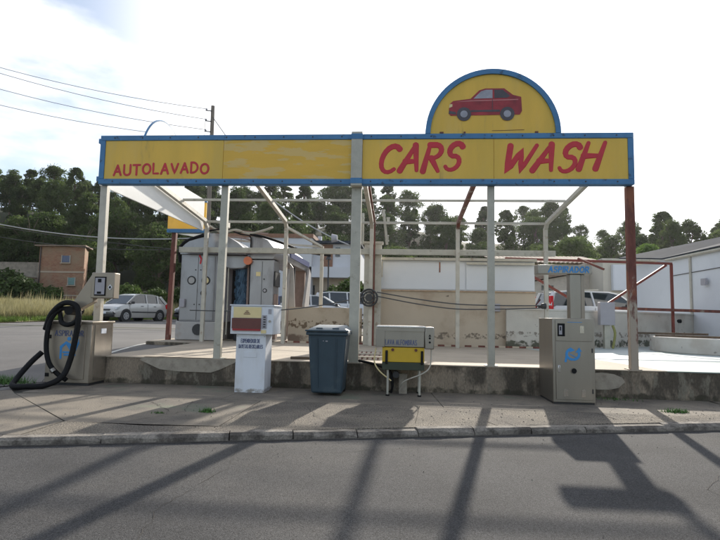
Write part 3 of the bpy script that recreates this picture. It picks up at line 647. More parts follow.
MB().disc((-5.1, -.42, 1.16), .07, 'y', .3, 14).build('hose_holder', blackp, V)
MB().tube([(-5.28, -.60, .26), (-5.245, -.60, .22)], .043, 10).build('hose_clip', steel, V)

# ================================================================== CHAMOIS VENDING MACHINE
D = thing('vending_machine', 'white chamois dispenser with cream and maroon front on a white pedestal', 'vending machine', (-2.2, -.4, 0))
MB().box(-2.42, -1.97, -.60, -.22, 0, .86).build('pedestal', white_steel, D, bevel=.004)
MB().box(-2.50, -1.855, -.66, -.16, .862, 1.28).build('cabinet', white_steel, D, bevel=.008)
MB().box(-2.515, -1.84, -.675, -.15, 1.281, 1.30).build('cabinet_top', white_steel, D, bevel=.004)
MB().box(-2.455, -2.035, -.672, -.661, 1.105, 1.265).build('cream_panel', creamp, D)
MB().box(-2.47, -2.035, -.690, -.661, .945, 1.10).build('maroon_panel', maroon, D)
MB().box(-2.46, -2.04, -.688, -.661, .915, .9445).build('red_strip', redstrip, D)
MB().box(-2.018, -1.95, -.672, -.661, .95, 1.15).build('keypad', plastic_grey, D, bevel=.003)
for k in range(5):
    MB().box(-2.0, -1.965, -.677, -.6725, .968 + k * .036, .985 + k * .036).build('button', blackm, D)
MB().box(-2.03, -1.955, -.668, -.661, .88, .93).build('price_sticker', creamp, D)
lg = MB(); 
for a, b in ((-.02, .02), (-.035, .035), (-.05, .05)):
    i = round(b * 66) - 1; lg.box(-2.25 + a, -2.25 + b, -.674, -.6725, 1.20 - i * .022, 1.212 - i * .022)
lg.build('small_print', maroon, D)
text('EXPENDEDOR DE', -2.345, -2.06, .735, .79, -.602, 'lettering', txt_navy, D, weight=.16, gap=.32, depth=.002)
text('BAYETAS RECICLABLES', -2.375, -2.015, .655, .705, -.602, 'lettering', txt_navy, D, weight=.16, gap=.32, depth=.002)

for (x, z) in ((-2.40, .83), (-1.99, .83), (-2.40, .03), (-1.99, .03)): MB().disc((x, -.602, z), .008, 'y', .006, 8).build('screw', plastic_grey, D)
MB().box(-1.9535, -1.951, -.60, -.22, .03, .05).build('scuff', plastic_grey, D)
MB().box(-1.93, -1.885, -.668, -.661, 1.17, 1.24).build('coin_slot', plastic_grey, D); MB().disc((-1.905, -.667, 1.06), .018, 'y', .012, 12).build('lock', steel, D)
MB().box(-2.30, -2.10, -.606, -.601, .52, .60).build('outlet_flap', white_steel, D, bevel=.004)
# ================================================================== WHEELIE BIN
B = thing('wheelie_bin', 'dark blue-green wheeled bin with grey worn lid beside the white dispenser', 'bin', (-1.03, -.45, 0))
mb = MB(); a = [(-1.255, -.70), (-.805, -.70), (-.805, -.20), (-1.255, -.20)]; b = [(-1.31, -.76), (-.75, -.76), (-.75, -.12), (-1.31, -.12)]
mb.add([(x, y, .04) for x, y in a] + [(x, y, .90) for x, y in b], [(0, 1, 2, 3), (4, 5, 6, 7), (0, 1, 5, 4), (1, 2, 6, 5), (2, 3, 7, 6), (3, 0, 4, 7)])
mb.build('body', binm, B, bevel=.03, seg=3)
MB().box(-1.335, -.725, -.79, -.09, .875, .925).build('rim', binm, B, bevel=.012)
mb = MB(); mb.add([(-1.345, -.80, .926), (-.715, -.80, .926), (-.715, -.06, .926), (-1.345, -.06, .926), (-1.29, -.72, .975), (-.77, -.72, .975), (-.80, -.12, 1.02), (-1.26, -.12, 1.02)], [(0, 1, 2, 3), (4, 5, 6, 7), (0, 1, 5, 4), (1, 2, 6, 5), (2, 3, 7, 6), (3, 0, 4, 7)])
lid = mb.build('lid', bin_grey, B, bevel=.018, seg=3)
MB().box(-1.345, -.715, -.815, -.79, .93, .955).build('lid_lip', binm, lid, bevel=.008)
MB().box(-1.20, -1.10, -.735, -.70, .965, .985).build('lid_handle', binm, lid, bevel=.008); MB().box(-.96, -.86, -.735, -.70, .965, .985).build('lid_handle', binm, lid, bevel=.008)
mb = MB(); mb.disc((-1.22, -.14, .1), .1, 'x', .06, 20); wa = mb.build('wheel', tyrem, B)
mb = MB(); mb.disc((-.84, -.14, .1), .1, 'x', .06, 20); mb.build('wheel', tyrem, B)
for k in (-.14, .14):
    mb = MB(); mb.beam((-1.03 + k, -.757, .83), (-1.03 + k * .9, -.712, .12), .014, .02); mb.build('rib', binm, B)
mb = MB(); mb.box(-1.09, -1.075, -.762, -.75, .79, .80).box(-1.05, -1.02, -.762, -.75, .785, .80); mb.build('stamp', plastic_grey, B)
mb = MB(); mb.tube([(-1.25, -.04, .93), (-.81, -.04, .93)], .018, 8); mb.build('handle', binm, B)

# ================================================================== CARPET WASHER
Cw = thing('carpet_washer', 'steel and yellow LAVA ALFOMBRAS floor mat washing machine on thin legs', 'mat washer', (.1, -.3, 0))
MB().box(-.31, .385, -.53, -.05, .72, 1.005).build('hood', steel, Cw, bevel=.01)
MB().box(-.325, .40, -.56, -.03, 1.006, 1.03).build('hood_lid', M('bright_steel', (.62, .62, .62), .25, .9, var=.05), Cw, bevel=.006)
MB().box(-.31, .385, -.556, -.531, .955, 1.005).build('hood_lip', steel, Cw)
cb_ = MB().box(.387, .525, -.55, -.05, .70, 1.02).build('control_box', steel, Cw, bevel=.012)
MB().box(-.33, -.20, -.55, -.531, .72, .99).build('side_cheek', steel, Cw, bevel=.004)
MB().disc((.46, -.553, .86), .016, 'y', .012, 12).build('button', blackp, cb_); MB().disc((.46, -.553, .80), .016, 'y', .012, 12).build('button', blackp, cb_)
mb = MB(); mb.prism([(.44, .885), (.48, .885), (.46, .92)], -.555, -.5505); mb.build('warning_mark', blackp, cb_)
text('LAVA ALFOMBRAS', -.19, .27, .755, .825, -.532, 'lettering', txt_navy, Cw, weight=.15, gap=.3, depth=.003)
MB().box(-.235, .385, -.52, -.06, .50, .715).build('yellow_body', yel_panel, Cw, bevel=.006)
MB().box(-.235, .385, -.52, -.06, .385, .498).build('lower_tray', M('dark_green_tray', (.04, .05, .03), .6), Cw, bevel=.004)
for X in (-.08, .26): MB().disc((X, -.528, .68), .022, 'y', .02, 12).build('knob', rustm, Cw)
for X in (-.17, .35): MB().box(X - .018, X + .018, -.545, -.521, .47, .67).build('latch', blackp, Cw, bevel=.008)
for X, Y_ in ((-.15, -.47), (.32, -.47), (-.15, -.12), (.32, -.12)):
    MB().tube([(X, Y_, .02), (X, Y_, .386)], .017, 8).build('leg', galv, Cw)
    MB().disc((X, Y_, .012), .028, 'z', .024, 10).build('foot', blackp, Cw)
MB().box(.02, .14, -.22, -.16, 0, .30).build('drain_box', patchm, Cw)
MB().disc((-.03, -.3, .30), .05, 'y', .12, 14).build('pump', blackm, Cw)
MB().tube(smoothpath([(-.62, .02, .46), (-.45, -.08, .44), (-.28, -.12, .40), (-.12, -.3, .34), (-.08, -.32, .15), (-.10, -.25, .02)], 6), .02, 8).build('hose', blackp, Cw, smooth=True)
MB().tube(smoothpath([(-.33, -.5, .70), (-.35, -.5, .5), (-.27, -.5, .36), (-.1, -.45, .22)], 6), .010, 8).build('hose', creamp, Cw, smooth=True)
MB().tube(smoothpath([(.49, -.45, .70), (.47, -.48, .45), (.36, -.5, .34), (.1, -.45, .22), (.03, -.3, .1)], 6), .010, 8).build('hose', galv_light, Cw, smooth=True)

# ================================================================== RIGHT VACUUM
W = thing('vacuum_station', 'tall grey steel cabinet with blue arrow emblem and ASPIRADOR head on a pillar', 'vacuum', (2.45, -.4, 0))
MB().box(2.16, 2.735, -.75, -.04, .03, 1.19).build('cabinet', steel, W, bevel=.006)
MB().box(2.17, 2.725, -.73, -.05, 0, .03).build('plinth', blackm, W)
dr = MB().box(2.20, 2.70, -.764, -.751, .07, .865).build('door', steel, W, bevel=.003)
MB().box(2.20, 2.70, -.764, -.751, .875, 1.16).build('upper_door', steel, W, bevel=.003)
cp_ = MB().box(2.225, 2.325, -.771, -.765, .94, 1.12).build('coin_panel', blackp, W, bevel=.003)
MB().box(2.243, 2.285, -.776, -.7715, .965, 1.09).build('coin_plate', plastic_grey, cp_)
MB().box(2.255, 2.27, -.779, -.7765, 1.02, 1.075).build('coin_slot', blackp, cp_)
MB().disc((2.44, -.768, .465), .038, 'y', .01, 18).build('hose_port', blackp, dr)
MB().ring((2.44, -.77, .465), .04, .005).build('port_ring', steel, dr)
MB().box(2.225, 2.255, -.775, -.765, .44, .54).build('door_handle', M('chrome', (.7, .7, .7), .15, .95, var=.02), dr, bevel=.005)
for X, Z_ in ((2.30, .08), (2.54, .08), (2.53, .96)):
    MB().box(X, X + .055, -.7675, -.7645, Z_ + .03, Z_ + .13).build('vent_plate', steel_mirror, W)
for Z_ in (.16, .72): MB().box(2.685, 2.70, -.772, -.765, Z_, Z_ + .06).build('hinge', blackm, W)
em = MB(); O = Vector((2.43, -.765, .695))
stroke(em, arc(0, 0, .085, .075, 120, 260, 8), .036, .003, O, ux, uz, un); stroke(em, arc(0.0, 0, .085, .075, -80, 35, 8), .036, .003, O, ux, uz, un)
em.prism([(2.43 - .035, .79), (2.43 + .03, .75), (2.43 - .045, .72)], -.769, -.765); em.prism([(2.43 + .03, .715), (2.43 + .12, .735), (2.43 + .085, .79)], -.769, -.765)
stroke(em, [(-.085, -.02), (-.10, -.10)], .03, .003, O, ux, uz, un); stroke(em, [(-.04, .0), (.05, -.045)], .012, .0036, O, ux, uz, un); em.build('arrow_emblem', txt_blue, dr)
mb = MB(); mb.box(2.36, 2.56, -.767, -.7645, 1.135, 1.142); mb.build('small_print', txt_blue, W)
MB().box(2.585, 2.745, -.20, -.04, 1.191, 1.86).build('pillar', steel, W, bevel=.004)
MB().box(2.747, 2.80, -.20, -.04, .02, 1.86).build('pillar_strip', steel_warm, W, bevel=.004)
hd = MB().box(2.10, 2.90, -.24, -.02, 1.862, 2.0).build('head', steel, W, bevel=.006)
text('ASPIRADOR', 2.26, 2.86, 1.89, 1.972, -.241, 'lettering', txt_blue, hd, weight=.24, gap=.3, slant=.15)

# ================================================================== HOSE REEL COLUMN AND CABLES
HC = thing('service_column', 'cream service column behind the wide centre post carrying a round hose reel', 'column', (-.68, 4.95, .43))
MB().box(-.90, -.74, 4.98, 5.18, .43, 3.02).build('casing', galv_light, HC, bevel=.008)
MB().box(-.62, -.46, 4.98, 5.18, .43, 3.02).build('casing', galv_light, HC, bevel=.008)
MB().box(-.739, -.621, 5.0, 5.16, .43, 2.95).build('back_plate', cream_wall, HC)
MB().box(-.94, -.42, 4.95, 5.2, 3.021, 3.08).build('cap', galv_light, HC)
rl = MB().disc((-.74, 4.60, 1.62), .09, 'y', .12, 18).build('hose_reel', blackm, HC)
for r_ in (.205, .14): MB().ring((-.74, 4.54, 1.62), r_, .022).build('reel_rim', blackm, rl)
sp = MB()
for k in range(6):
    a = k * math.pi / 3; sp.beam((-.74, 4.55, 1.62), (-.74 + .2 * math.cos(a), 4.55, 1.62 + .2 * math.sin(a)), .018)
sp.build('reel_spokes', blackm, rl); MB().ring((-.74, 4.64, 1.62), .205, .022).build('reel_rim', blackm, rl)
ins = MB()
for i, (x, y, z) in enumerate(((-.95, 4.9, 3.55), (-.30, 4.9, 3.55), (-.32, 4.95, 3.1), (-.42, 4.9, 3.75))):
    ins.disc((x, y, z), .05, 'z', .05, 10).disc((x, y, z + .07), .035, 'z', .06, 10).disc((x, y, z + .13), .045, 'z', .03, 10)
ins.beam((-.95, 4.9, 3.0), (-.95, 4.9, 3.8), .06); ins.beam((-.32, 4.95, 3.0), (-.42, 4.9, 3.85), .05); ins.build('bracket', galv, HC)
for nm, pts, lb in (('wash_cable', [(-.55, 4.6, 1.76), (.5, 4.62, 1.60), (1.45, 4.62, 1.50), (2.5, 4.62, 1.485), (3.55, 4.62, 1.50)], 'upper black cable strung from the hose reel to the rear posts at right'),
                ('wash_cable', [(-.55, 4.6, 1.66), (.5, 4.62, 1.48), (1.45, 4.62, 1.38), (2.5, 4.62, 1.40), (3.55, 4.62, 1.45)], 'lower black cable strung from the hose reel to the rear posts at right'),
                ('wash_cable', [(-5.25, 4.5, 1.22), (-4.0, 4.45, 1.22), (-2.9, 4.4, 1.27), (-1.8, 4.4, 1.42), (-.85, 4.5, 1.64)], 'black cable from the wash gantry to the hose reel')):
    tag(MB().tube(smoothpath(pts, 5), .016, 6).build(nm, wirem, loc=pts[0]), lb, 'cable')
MB().disc((3.5, 4.62, 1.49), .07, 'x', .1, 12).build('clamp', blackm, FR)

# ================================================================== CAR WASH GANTRY
CW = thing('wash_gantry', 'grey car wash gantry with portholed panel, domed hood and blue brush behind the left posts', 'car wash', (-4.0, 6.0, .43))
def prof_hood(x0, x1, z0, zl, zt, zr, n=14):
    pts = [(x0, z0), (x1, z0), (x1, zr)]
    for i in range(n + 1):
        t = i / n; x = x1 + (x0 - x1) * t
        z = zr + (zl - zr) * t + (zt - max(zl, zr)) * math.sin(math.pi * t) ** .8
        pts.append((x, z))
    return pts
MB().box(-5.84, -4.83, 5.20, 6.1, .93, 2.72).build('left_column', wash_grey, CW, bevel=.02)
MB().box(-5.90, -4.80, 5.16, 6.12, .44, .929).build('left_skirt', wash_light, CW, bevel=.02)
for a, b in ((-5.81, -5.36), (-5.345, -4.90)):
    MB().box(a, b, 5.183, 5.199, .97, 2.66).build('front_panel', wash_grey, CW, bevel=.006)
for (x, z, r_, m) in ((-5.52, 2.02, .10, wash_light), (-5.13, 2.02, .10, creamp), (-5.18, 1.68, .065, plastic_grey)):
    MB().disc((x, 5.175, z), r_, 'y', .02, 20).build('porthole', m, CW); MB().ring((x, 5.17, z), r_, .018).build('porthole_ring', blackm, CW)
MB().disc((-5.28, 5.15, .72), .15, 'y', .03, 12).build('hole', blackm, CW)
for (x, z) in ((-5.42, 1.38), (-5.28, 1.38), (-5.42, 2.30), (-5.28, 2.30)): MB().disc((x, 5.178, z), .018, 'y', .012, 8).build('bolt', blackm, CW)
mb = MB(); stroke(mb, [(0, .0), (.02, .12), (-.03, .2)], .05, .003, Vector((-5.3, 5.182, 2.48)), ux, uz, un); mb.build('red_mark', redl, CW)
MB().prism(prof_hood(-5.86, -4.05, 2.721, 2.86, 3.32, 2.80), 5.16, 6.3).build('hood', wash_grey, CW, smooth=True)
mb = MB(); hp = prof_hood(-5.86, -4.05, 2.721, 2.86, 3.32, 2.80)[2:]
mb.tube([(x, 5.14, z + .01) for x, z in hp], .03, 6); mb.build('hood_trim', wash_light, CW)
mb = MB(); mb.prism([(-4.85, 2.72), (-4.75, 2.42), (-4.5, 2.34), (-4.15, 2.36), (-4.0, 2.5), (-3.97, 2.72)], 5.25, 6.2); mb.build('brush_cover', wash_grey, CW, bevel=.03)
MB().box(-4.80, -4.64, 5.3, 5.9, .93, 2.7).build('inner_column', plastic_grey, CW, bevel=.01)
MB().box(-4.95, -3.90, 6.3, 6.35, .43, 2.71).build('added_dark_sheet', blackm, CW)  # black sheet added behind the brush so the gap between the columns stays dark
br = MB(); 
for k in range(260):
    a = rnd.uniform(0, 6.28); z = rnd.uniform(.95, 2.62); r_ = rnd.uniform(.17, .23); dz = rnd.uniform(-.10, -.02); w = .02
    c, s = math.cos(a), math.sin(a); br.add([(-4.25, 5.6, z), (-4.25 + r_ * c - w * s, 5.6 + r_ * s + w * c, z + dz), (-4.25 + r_ * c + w * s, 5.6 + r_ * s - w * c, z + dz - .12)], [(0, 1, 2)])
br.tube([(-4.25, 5.6, .95), (-4.25, 5.6, 2.62)], .17, 14); br.build('brush', brush_blue, CW)
MB().tube([(-4.25, 5.6, .45), (-4.25, 5.6, .95)], .2, 14).build('brush_foot', brush_dark, CW)
MB().box(-4.08, -3.96, 5.4, 5.8, .45, 2.55).build('guide_panel', pinkm, CW)
MB().box(-3.945, -3.31, 5.20, 5.85, .44, 2.60).build('right_column', wash_grey, CW, bevel=.02)
MB().disc((-3.53, 5.19, 1.78), .045, 'y', .02, 16).build('porthole', plastic_grey, CW); MB().ring((-3.53, 5.185, 1.78), .045, .012).build('porthole_ring', blackm, CW)
MB().box(-3.78, -3.66, 5.188, 5.199, 2.16, 2.27).build('plate', creamp, CW); MB().disc((-3.56, 5.19, 2.08), .02, 'y', .012, 8).build('bolt', blackm, CW)
# shoulder that falls away towards the right and back
def loft(mb, secs):
    n = len(secs[0]); o = []
    for s in secs: o += s
    fs = [(i * n + k, i * n + (k + 1) % n, (i + 1) * n + (k + 1) % n, (i + 1) * n + k) for i in range(len(secs) - 1) for k in range(n)]
    fs += [tuple(range(n)), tuple((len(secs) - 1) * n + k for k in range(n - 1, -1, -1))]
    return mb.add(o, fs)
def hsec(y, xl, xr, zb, zt): return [(xl, y, zb), (xr, y, zb), (xr + .06, y, zb + .12), (xr + .03, y, zb + .28), (xr - .18, y, zt - .10), (xr - .42, y, zt), (xl, y, zt)]
mb = loft(MB(), [hsec(5.18, -3.95, -3.33, 2.62, 3.22), hsec(5.9, -3.95, -3.12, 2.62, 3.24), hsec(7.6, -3.95, -3.12, 2.62, 3.24), hsec(9.2, -3.95, -3.14, 2.62, 3.2)])
mb.build('right_hood', wash_grey, CW, smooth=True)
MB().box(-3.085, -3.045, 6.1, 9.1, 2.76, 2.93).build('blue_band', wash_blue, CW)
MB().disc((-4.0, 5.15, 2.56), .11, 'y', .08, 16).build('warning_lamp', orange, CW)
MB().tube(smoothpath([(-5.9, 5.3, 2.5), (-5.92, 5.25, 2.85), (-5.75, 5.2, 3.05), (-5.35, 5.15, 3.2), (-5.1, 5.1, 3.24)], 6), .045, 8).build('hose', blackp, CW, smooth=True)
MB().tube(smoothpath([(-3.95, 5.1, 3.26), (-3.6, 5.12, 3.2), (-3.2, 5.5, 3.1), (-2.85, 6.2, 3.0), (-2.5, 6.6, 2.95), (-2.0, 6.7, 2.9)], 6), .035, 8).build('hose', blackp, CW, smooth=True)
fl = MB(); fl.prism([(5.7, .45), (6.05, .45), (6.1, 1.2), (6.35, 2.3), (6.15, 2.45), (5.8, 1.5)], -3.18, -3.10, 'x'); fl.build('side_flap', wash_light, CW)
fl = MB(); fl.prism([(8.2, .45), (9.0, .45), (9.1, 1.4), (9.35, 2.55), (9.0, 2.72), (8.3, 1.5)], -3.1, -3.02, 'x'); fl.build('side_flap', wash_light, CW)
fl = MB(); fl.add([(-3.12, 6.3, .45), (-2.86, 6.3, .45), (-2.93, 6.3, 1.3), (-3.02, 6.3, 2.5), (-3.12, 6.3, 2.62), (-3.12, 6.34, .45), (-2.86, 6.34, .45), (-2.93, 6.34, 1.3), (-3.02, 6.34, 2.5), (-3.12, 6.34, 2.62)], [(0, 1, 2, 3, 4), (9, 8, 7, 6, 5), (0, 5, 6, 1), (1, 6, 7, 2), (2, 7, 8, 3), (3, 8, 9, 4), (4, 9, 5, 0)])
fl.build('curved_flap', wash_light, CW)
mb = MB(); mb.box(-3.8, -3.18, 9.0, 9.2, .44, 2.62); mb.build('rear_column', pinkm, CW)
MB().box(-3.35, -3.2, 7.4, 7.55, .44, 2.6).build('guide_post', blackm, CW)
mb = MB(); mb.tube(smoothpath([(-5.9, 6.2, 3.2), (-5.0, 6.2, 3.34), (-4.4, 6.1, 3.3), (-3.9, 6.0, 3.1)], 5), .03, 6); mb.build('conduit', redsign and pinkm, CW)

for i, (x, z0_, z1_) in enumerate(((-4.70, .95, 2.6), (-4.56, .6, 2.5), (-3.98, .5, 2.5))):
    MB().tube([(x, 5.28, z0_), (x + .01, 5.27, (z0_ + z1_) / 2), (x, 5.28, z1_)], .016, 6).build('pipe', blackp if i != 1 else galv, CW)
MB().box(-5.80, -5.66, 5.10, 5.18, 1.30, 1.52).build('junction_box', plastic_grey, CW, bevel=.008)
MB().box(-3.90, -3.72, 5.10, 5.199, .60, .95).build('junction_box', plastic_grey, CW, bevel=.008)
MB().box(-3.88, -3.36, 5.188, 5.199, .50, 1.15).build('lower_panel', wash_light, CW, bevel=.005)
MB().box(-3.625, -3.615, 5.192, 5.2, 1.2, 2.55).build('panel_gap', blackm, CW)
MB().box(-3.94, -3.32, 5.188, 5.199, 1.17, 1.185).build('panel_gap', blackm, CW)
MB().box(-3.30, -3.27, 5.25, 5.8, 1.9, 2.3).build('dark_vent', blackm, CW)
MB().box(-3.309, -3.295, 5.3, 5.75, .5, 1.7).build('side_panel', pinkm, CW)
MB().tube(smoothpath([(-5.0, 4.9, 3.45), (-4.7, 5.0, 3.30), (-4.3, 5.0, 3.36), (-4.0, 5.1, 3.28), (-3.6, 5.0, 3.34), (-3.3, 4.9, 3.42)], 5), .03, 6).build('conduit', galv_light, CW)
MB().tube(smoothpath([(-5.0, 4.85, 3.3), (-4.6, 5.0, 3.38), (-4.2, 5.05, 3.25), (-3.95, 5.1, 3.2), (-3.93, 5.12, 2.9)], 5), .02, 6).build('conduit', blackp, CW)
MB().beam((-5.0, 4.95, 3.38), (-3.6, 5.6, 3.36), .04).build('pipe_run', pinkm, CW); MB().box(-4.62, -4.5, 4.9, 5.1, 3.40, 3.58).build('valve', galv_light, CW, bevel=.02)
# insulator string wire hanging across the frame
# ================================================================== LITTER AND FLOOR BITS
T = thing('floor_grate', 'rusty slatted steel grate lying on the platform behind the centre post', 'grate', (-.55, 1.2, .43))
gr = T
for k in range(7): MB().beam((-.88 + k * .09, .55, .455), (-.95 + k * .09 + .06, 2.1, .455), .022, .02).build('bar', rustm, gr)
for y_ in (.6, 1.3, 2.05): MB().beam((-.93, y_, .478), (-.27, y_, .478), .05, .02).build('cross_bar', galv_light, gr)
MB().box(-1.78, -1.40, .30, .42, .432, .47).build('plank', woodm, loc=(-1.6, .36, .432))
tag(bpy.data.objects['plank'], 'short dark plank lying on the platform left of the wheelie bin lid', 'plank')
bpy.data.objects['plank'].rotation_euler = (0, 0, .1)
TR = thing('guide_track', 'low red and white striped track along the foot of the cream wall', 'track', (1.0, 5.2, .43))
for i in range(38):
    a = -2.9 + i * .17
    if -.98 < a < -.35: continue
    MB().box(a, a + .165, 5.22, 5.28, .432, .475).build('stripe', rust_dark if i % 2 else cream_wall, TR)
MB().box(-2.95, 3.5, 5.29, 5.31, .432, .47).build('rail', rust_dark, TR)

# ================================================================== WALLS AND BUILDINGS BEHIND
BW = thing('wash_building', 'long building with white sheet upper wall and dirty cream lower wall behind the frame', 'building', (1.5, 7, .43))
MB().box(-.55, 3.53, 5.50, 9.4, .40, 1.85).build('lower_wall', wall_flaked, BW)
MB().box(-.55, 3.52, 5.53, 9.38, 1.851, 2.66).build('upper_wall', white_wall, BW)
for a, b in ((-.54, 1.72), (1.76, 3.51)): MB().box(a, b, 5.505, 5.528, 1.90, 2.60 if a < 1 else 2.56).build('sheet_panel', white_wall, BW)
MB().box(-.56, 3.535, 5.47, 5.56, 1.84, 1.875).build('ledge', M('rusty_ledge', (.42, .3, .2), .8, var=.3), BW)
MB().box(-.60, 3.56, 5.44, 9.45, 2.661, 2.73).build('roof_edge', galv_light, BW)
MB().box(1.76, 3.5, 5.42, 5.46, 2.56, 2.62).build('rail', galv_light, BW)
r3 = random.Random(3)
MB().box(1.05, 1.08, 5.49, 5.527, 2.35, 2.62).build('stain_strip', rust_dark, BW)
MB().box(-.56, -.44, 5.46, 5.499, 2.2, 2.62).build('bracket', galv_light, BW)
MB().tube([(-.50, 5.45, .45), (-.50, 5.45, 2.66)], .02, 6).build('conduit', galv_light, BW)
MB().box(2.45, 2.62, 5.44, 5.499, 1.35, 1.55).build('switch_box', plastic_grey, BW, bevel=.005)
LW = tag(MB().box(-3.0, -1.0, 5.8, 5.98, .40, 1.37).build('low_wall', lowwall_flaked, loc=(-2, 5.9, .43)), 'low cream wall with dark flaking stains behind the wheelie bin', 'wall')
# right-hand low wall, receding
LR = thing('low_wall', 'whitewashed low block wall with dark stains running right behind the blue floor', 'wall', (6, 7.5, 1.4))
A = Vector((2.55, 5.3)); Bq = Vector((9.3, 8.9)); d = (Bq - A).normalized(); nn = Vector((-d.y, d.x)) * .16
mb = MB(); mb.prism([(2.75, 5.30), (3.75, 5.36), (9.3, 8.9), (9.2, 9.06), (3.7, 5.47), (2.75, 5.41)], .40, 1.40, 'z'); mb.build('wall', blockwall, LR)
A2, B2 = A - nn * .12, Bq - nn * .12
mb = MB(); mb.prism([(2.73, 5.28), (3.75, 5.34), (9.32, 8.88), (9.2, 9.08), (3.7, 5.48), (2.73, 5.42)], 1.401, 1.44, 'z'); mb.build('coping', low_wallm, LR)
# curved trough
TG = thing('trough', 'curved low concrete trough with dark planks on it at the right end', 'trough', (8.4, 5.4, .43))
mb = MB(); pts = []
for k in range(13):
    t = R(180 - k * 8); pts.append((8.6 + 2.0 * math.cos(t) * 1.0, 4.2 + 2.2 * math.sin(t) * .9))
pts = [(6.62, 6.1), (6.45, 5.4), (6.55, 4.8), (6.9, 4.35), (7.5, 4.0), (9.5, 3.4)]
inn = [(x + .22, y + .22) for x, y in pts][::-1]
mb.prism(pts + inn, .43, .80, 'z'); mb.build('rim', low_wallm, TG, smooth=False, bevel=.02)
mb = MB(); mb.prism([(x + .2, y + .2) for x, y in pts] + [(9.7, 6.6), (6.9, 6.6)], .43, .72, 'z'); mb.build('fill', conc_top, TG)
for i, (a, b, w, l) in enumerate((((6.5, 5.5, .82), (8.2, 4.1, .83), .10, 'dark plank lying along the rim of the curved trough, nearest the red post'), ((6.3, 6.3, .86), (7.6, 5.2, .88), .12, 'dark plank resting at the back of the curved trough'), ((7.6, 4.4, .90), (9.6, 3.9, 1.06), .12, 'dark tilted plank on the trough at the right edge'), ((7.9, 4.6, .98), (9.9, 4.3, .93), .10, 'thinner plank crossing behind the tilted plank on the trough'))):
    tag(MB().beam(a, b, w, .05).build('plank', woodm, loc=a), l, 'plank')
# white building at right with grey roof
RB = thing('white_building', 'large white building with grey sloping roof at the right edge', 'building', (11, 9, .43))
c1, c2 = Vector((9.20, 10.0)), Vector((9.32, 7.5)); c3 = c2 + (c2 - c1).normalized() * 2.2 + Vector((.5, 0))
mb = MB(); mb.prism([tuple(c1), tuple(c2), (9.55, 4.6), (16, 4.6), (16, 13), (9.2, 13)], .40, 3.32, 'z'); mb.build('wall', white_wall, RB)
mb = MB(); mb.add([(9.1, 10.4, 3.32), (9.22, 7.5, 3.35), (9.45, 4.5, 3.40), (13.5, 4.5, 4.5), (13.2, 8, 4.5), (11.2, 12.5, 4.12), (8.72, 13, 3.63), (9.0, 11.2, 3.42)], [(0, 1, 2, 3, 4, 5, 6, 7)])
rfm = mb.build('roof', slate, RB); so_ = rfm.modifiers.new('s', 'SOLIDIFY'); so_.thickness = .05
MB().tube([(9.13, 10.2, 3.28), (9.26, 7.5, 3.3), (9.48, 4.5, 3.33)], .05, 6).build('gutter', galv_light, RB)
MB().tube([(9.22, 8.9, .5), (9.22, 8.9, 3.3)], .04, 8).build('down_pipe', galv_light, RB)
MB().box(9.16, 9.22, 8.0, 8.25, 2.3, 2.5).build('wall_vent', plastic_grey, RB)
MB().tube([(9.19, 9.9, 2.72), (9.30, 7.5, 2.78), (9.5, 4.9, 2.8)], .012, 6).build('wall_cable', blackm, RB)
MB().disc((8.55, 8.45, 1.2), .06, 'x', .2, 10).build('pipe_end', blackp, RB)
CB = thing('cream_outbuilding', 'low cream outbuilding wall behind the red frame, left of the white building', 'building', (12, 21, .45))
MB().box(10.75, 15.4, 20, 24, .45, 4.35).build('wall', M('cream_render_clean', (.56, .52, .44), .9, var=.06, scale=1), CB)
MB().box(10.68, 15.5, 19.9, 24.1, 4.351, 4.45).build('roof_edge', galv_light, CB)
mb = MB(); mb.box(11.15, 11.80, 19.7, 19.99, 2.75, 4.1); o = mb.build('meter_box', white_wall, loc=(11.5, 19.9, 2.75), bevel=.01)
tag(o, 'tall white wall box on the cream outbuilding beside the pillar', 'wall box')
MB().box(11.2, 11.75, 19.685, 19.697, 2.8, 4.05).build('box_door', white_wall, o)

# red frame
RF = thing('gate_truss', 'rusty red steel frame with two diagonal braces above the low white wall', 'frame', (5.5, 7.6, 1.44))
bz = [(3.16, 7.5, 2.97), (7.96, 7.5, 2.87)]
MB().beam(bz[0], bz[1], .065).build('top_beam', red_frame, RF)
MB().beam((3.2, 7.5, 2.90), (5.3, 7.5, 1.64), .065).build('brace', red_frame, RF)
MB().beam((7.80, 7.5, 2.83), (6.10, 7.5, 1.66), .065).build('brace', red_frame, RF)
MB().beam((7.94, 7.5, .43), (7.94, 7.5, 2.86), .065).build('post', red_frame, RF)
MB().beam((5.29, 7.5, 2.99), (5.8, 6.9, 2.62), .06).build('stay', rustm, RF)
MB().beam((5.85, 7.35, 1.54), (9.4, 7.35, 1.49), .08).build('lower_beam', rust_dark, RF)
MB().beam((3.16, 7.5, 1.44), (3.16, 7.5, 2.95), .08).build('post', red_frame, RF)
mb = MB(); o = mb.box(5.36, 5.74, 6.05, 6.25, 1.05, 1.66).build('cable_box', plastic_grey, loc=(5.6, 6.1, .43), bevel=.01); tag(o, 'grey cable box with yellow pipe on a stub post beside the steel pillar', 'meter box')
MB().box(5.48, 5.62, 6.1, 6.22, .43, 1.049).build('stub', galv, o); MB().tube(smoothpath([(5.68, 6.08, 1.05), (5.73, 6.06, .85), (5.70, 6.06, .6), (5.66, 6.05, .44)], 4), .032, 8).build('yellow_pipe', M('yellow_pipe', (.26, .26, .09), .7), o)
o = MB().box(4.66, 4.98, 13.9, 14.1, .5, 2.75).build('gate_pillar', white_wall, loc=(4.8, 14, .5)); tag(o, 'white square gate pillar with small lamp beside the blue car', 'pillar')
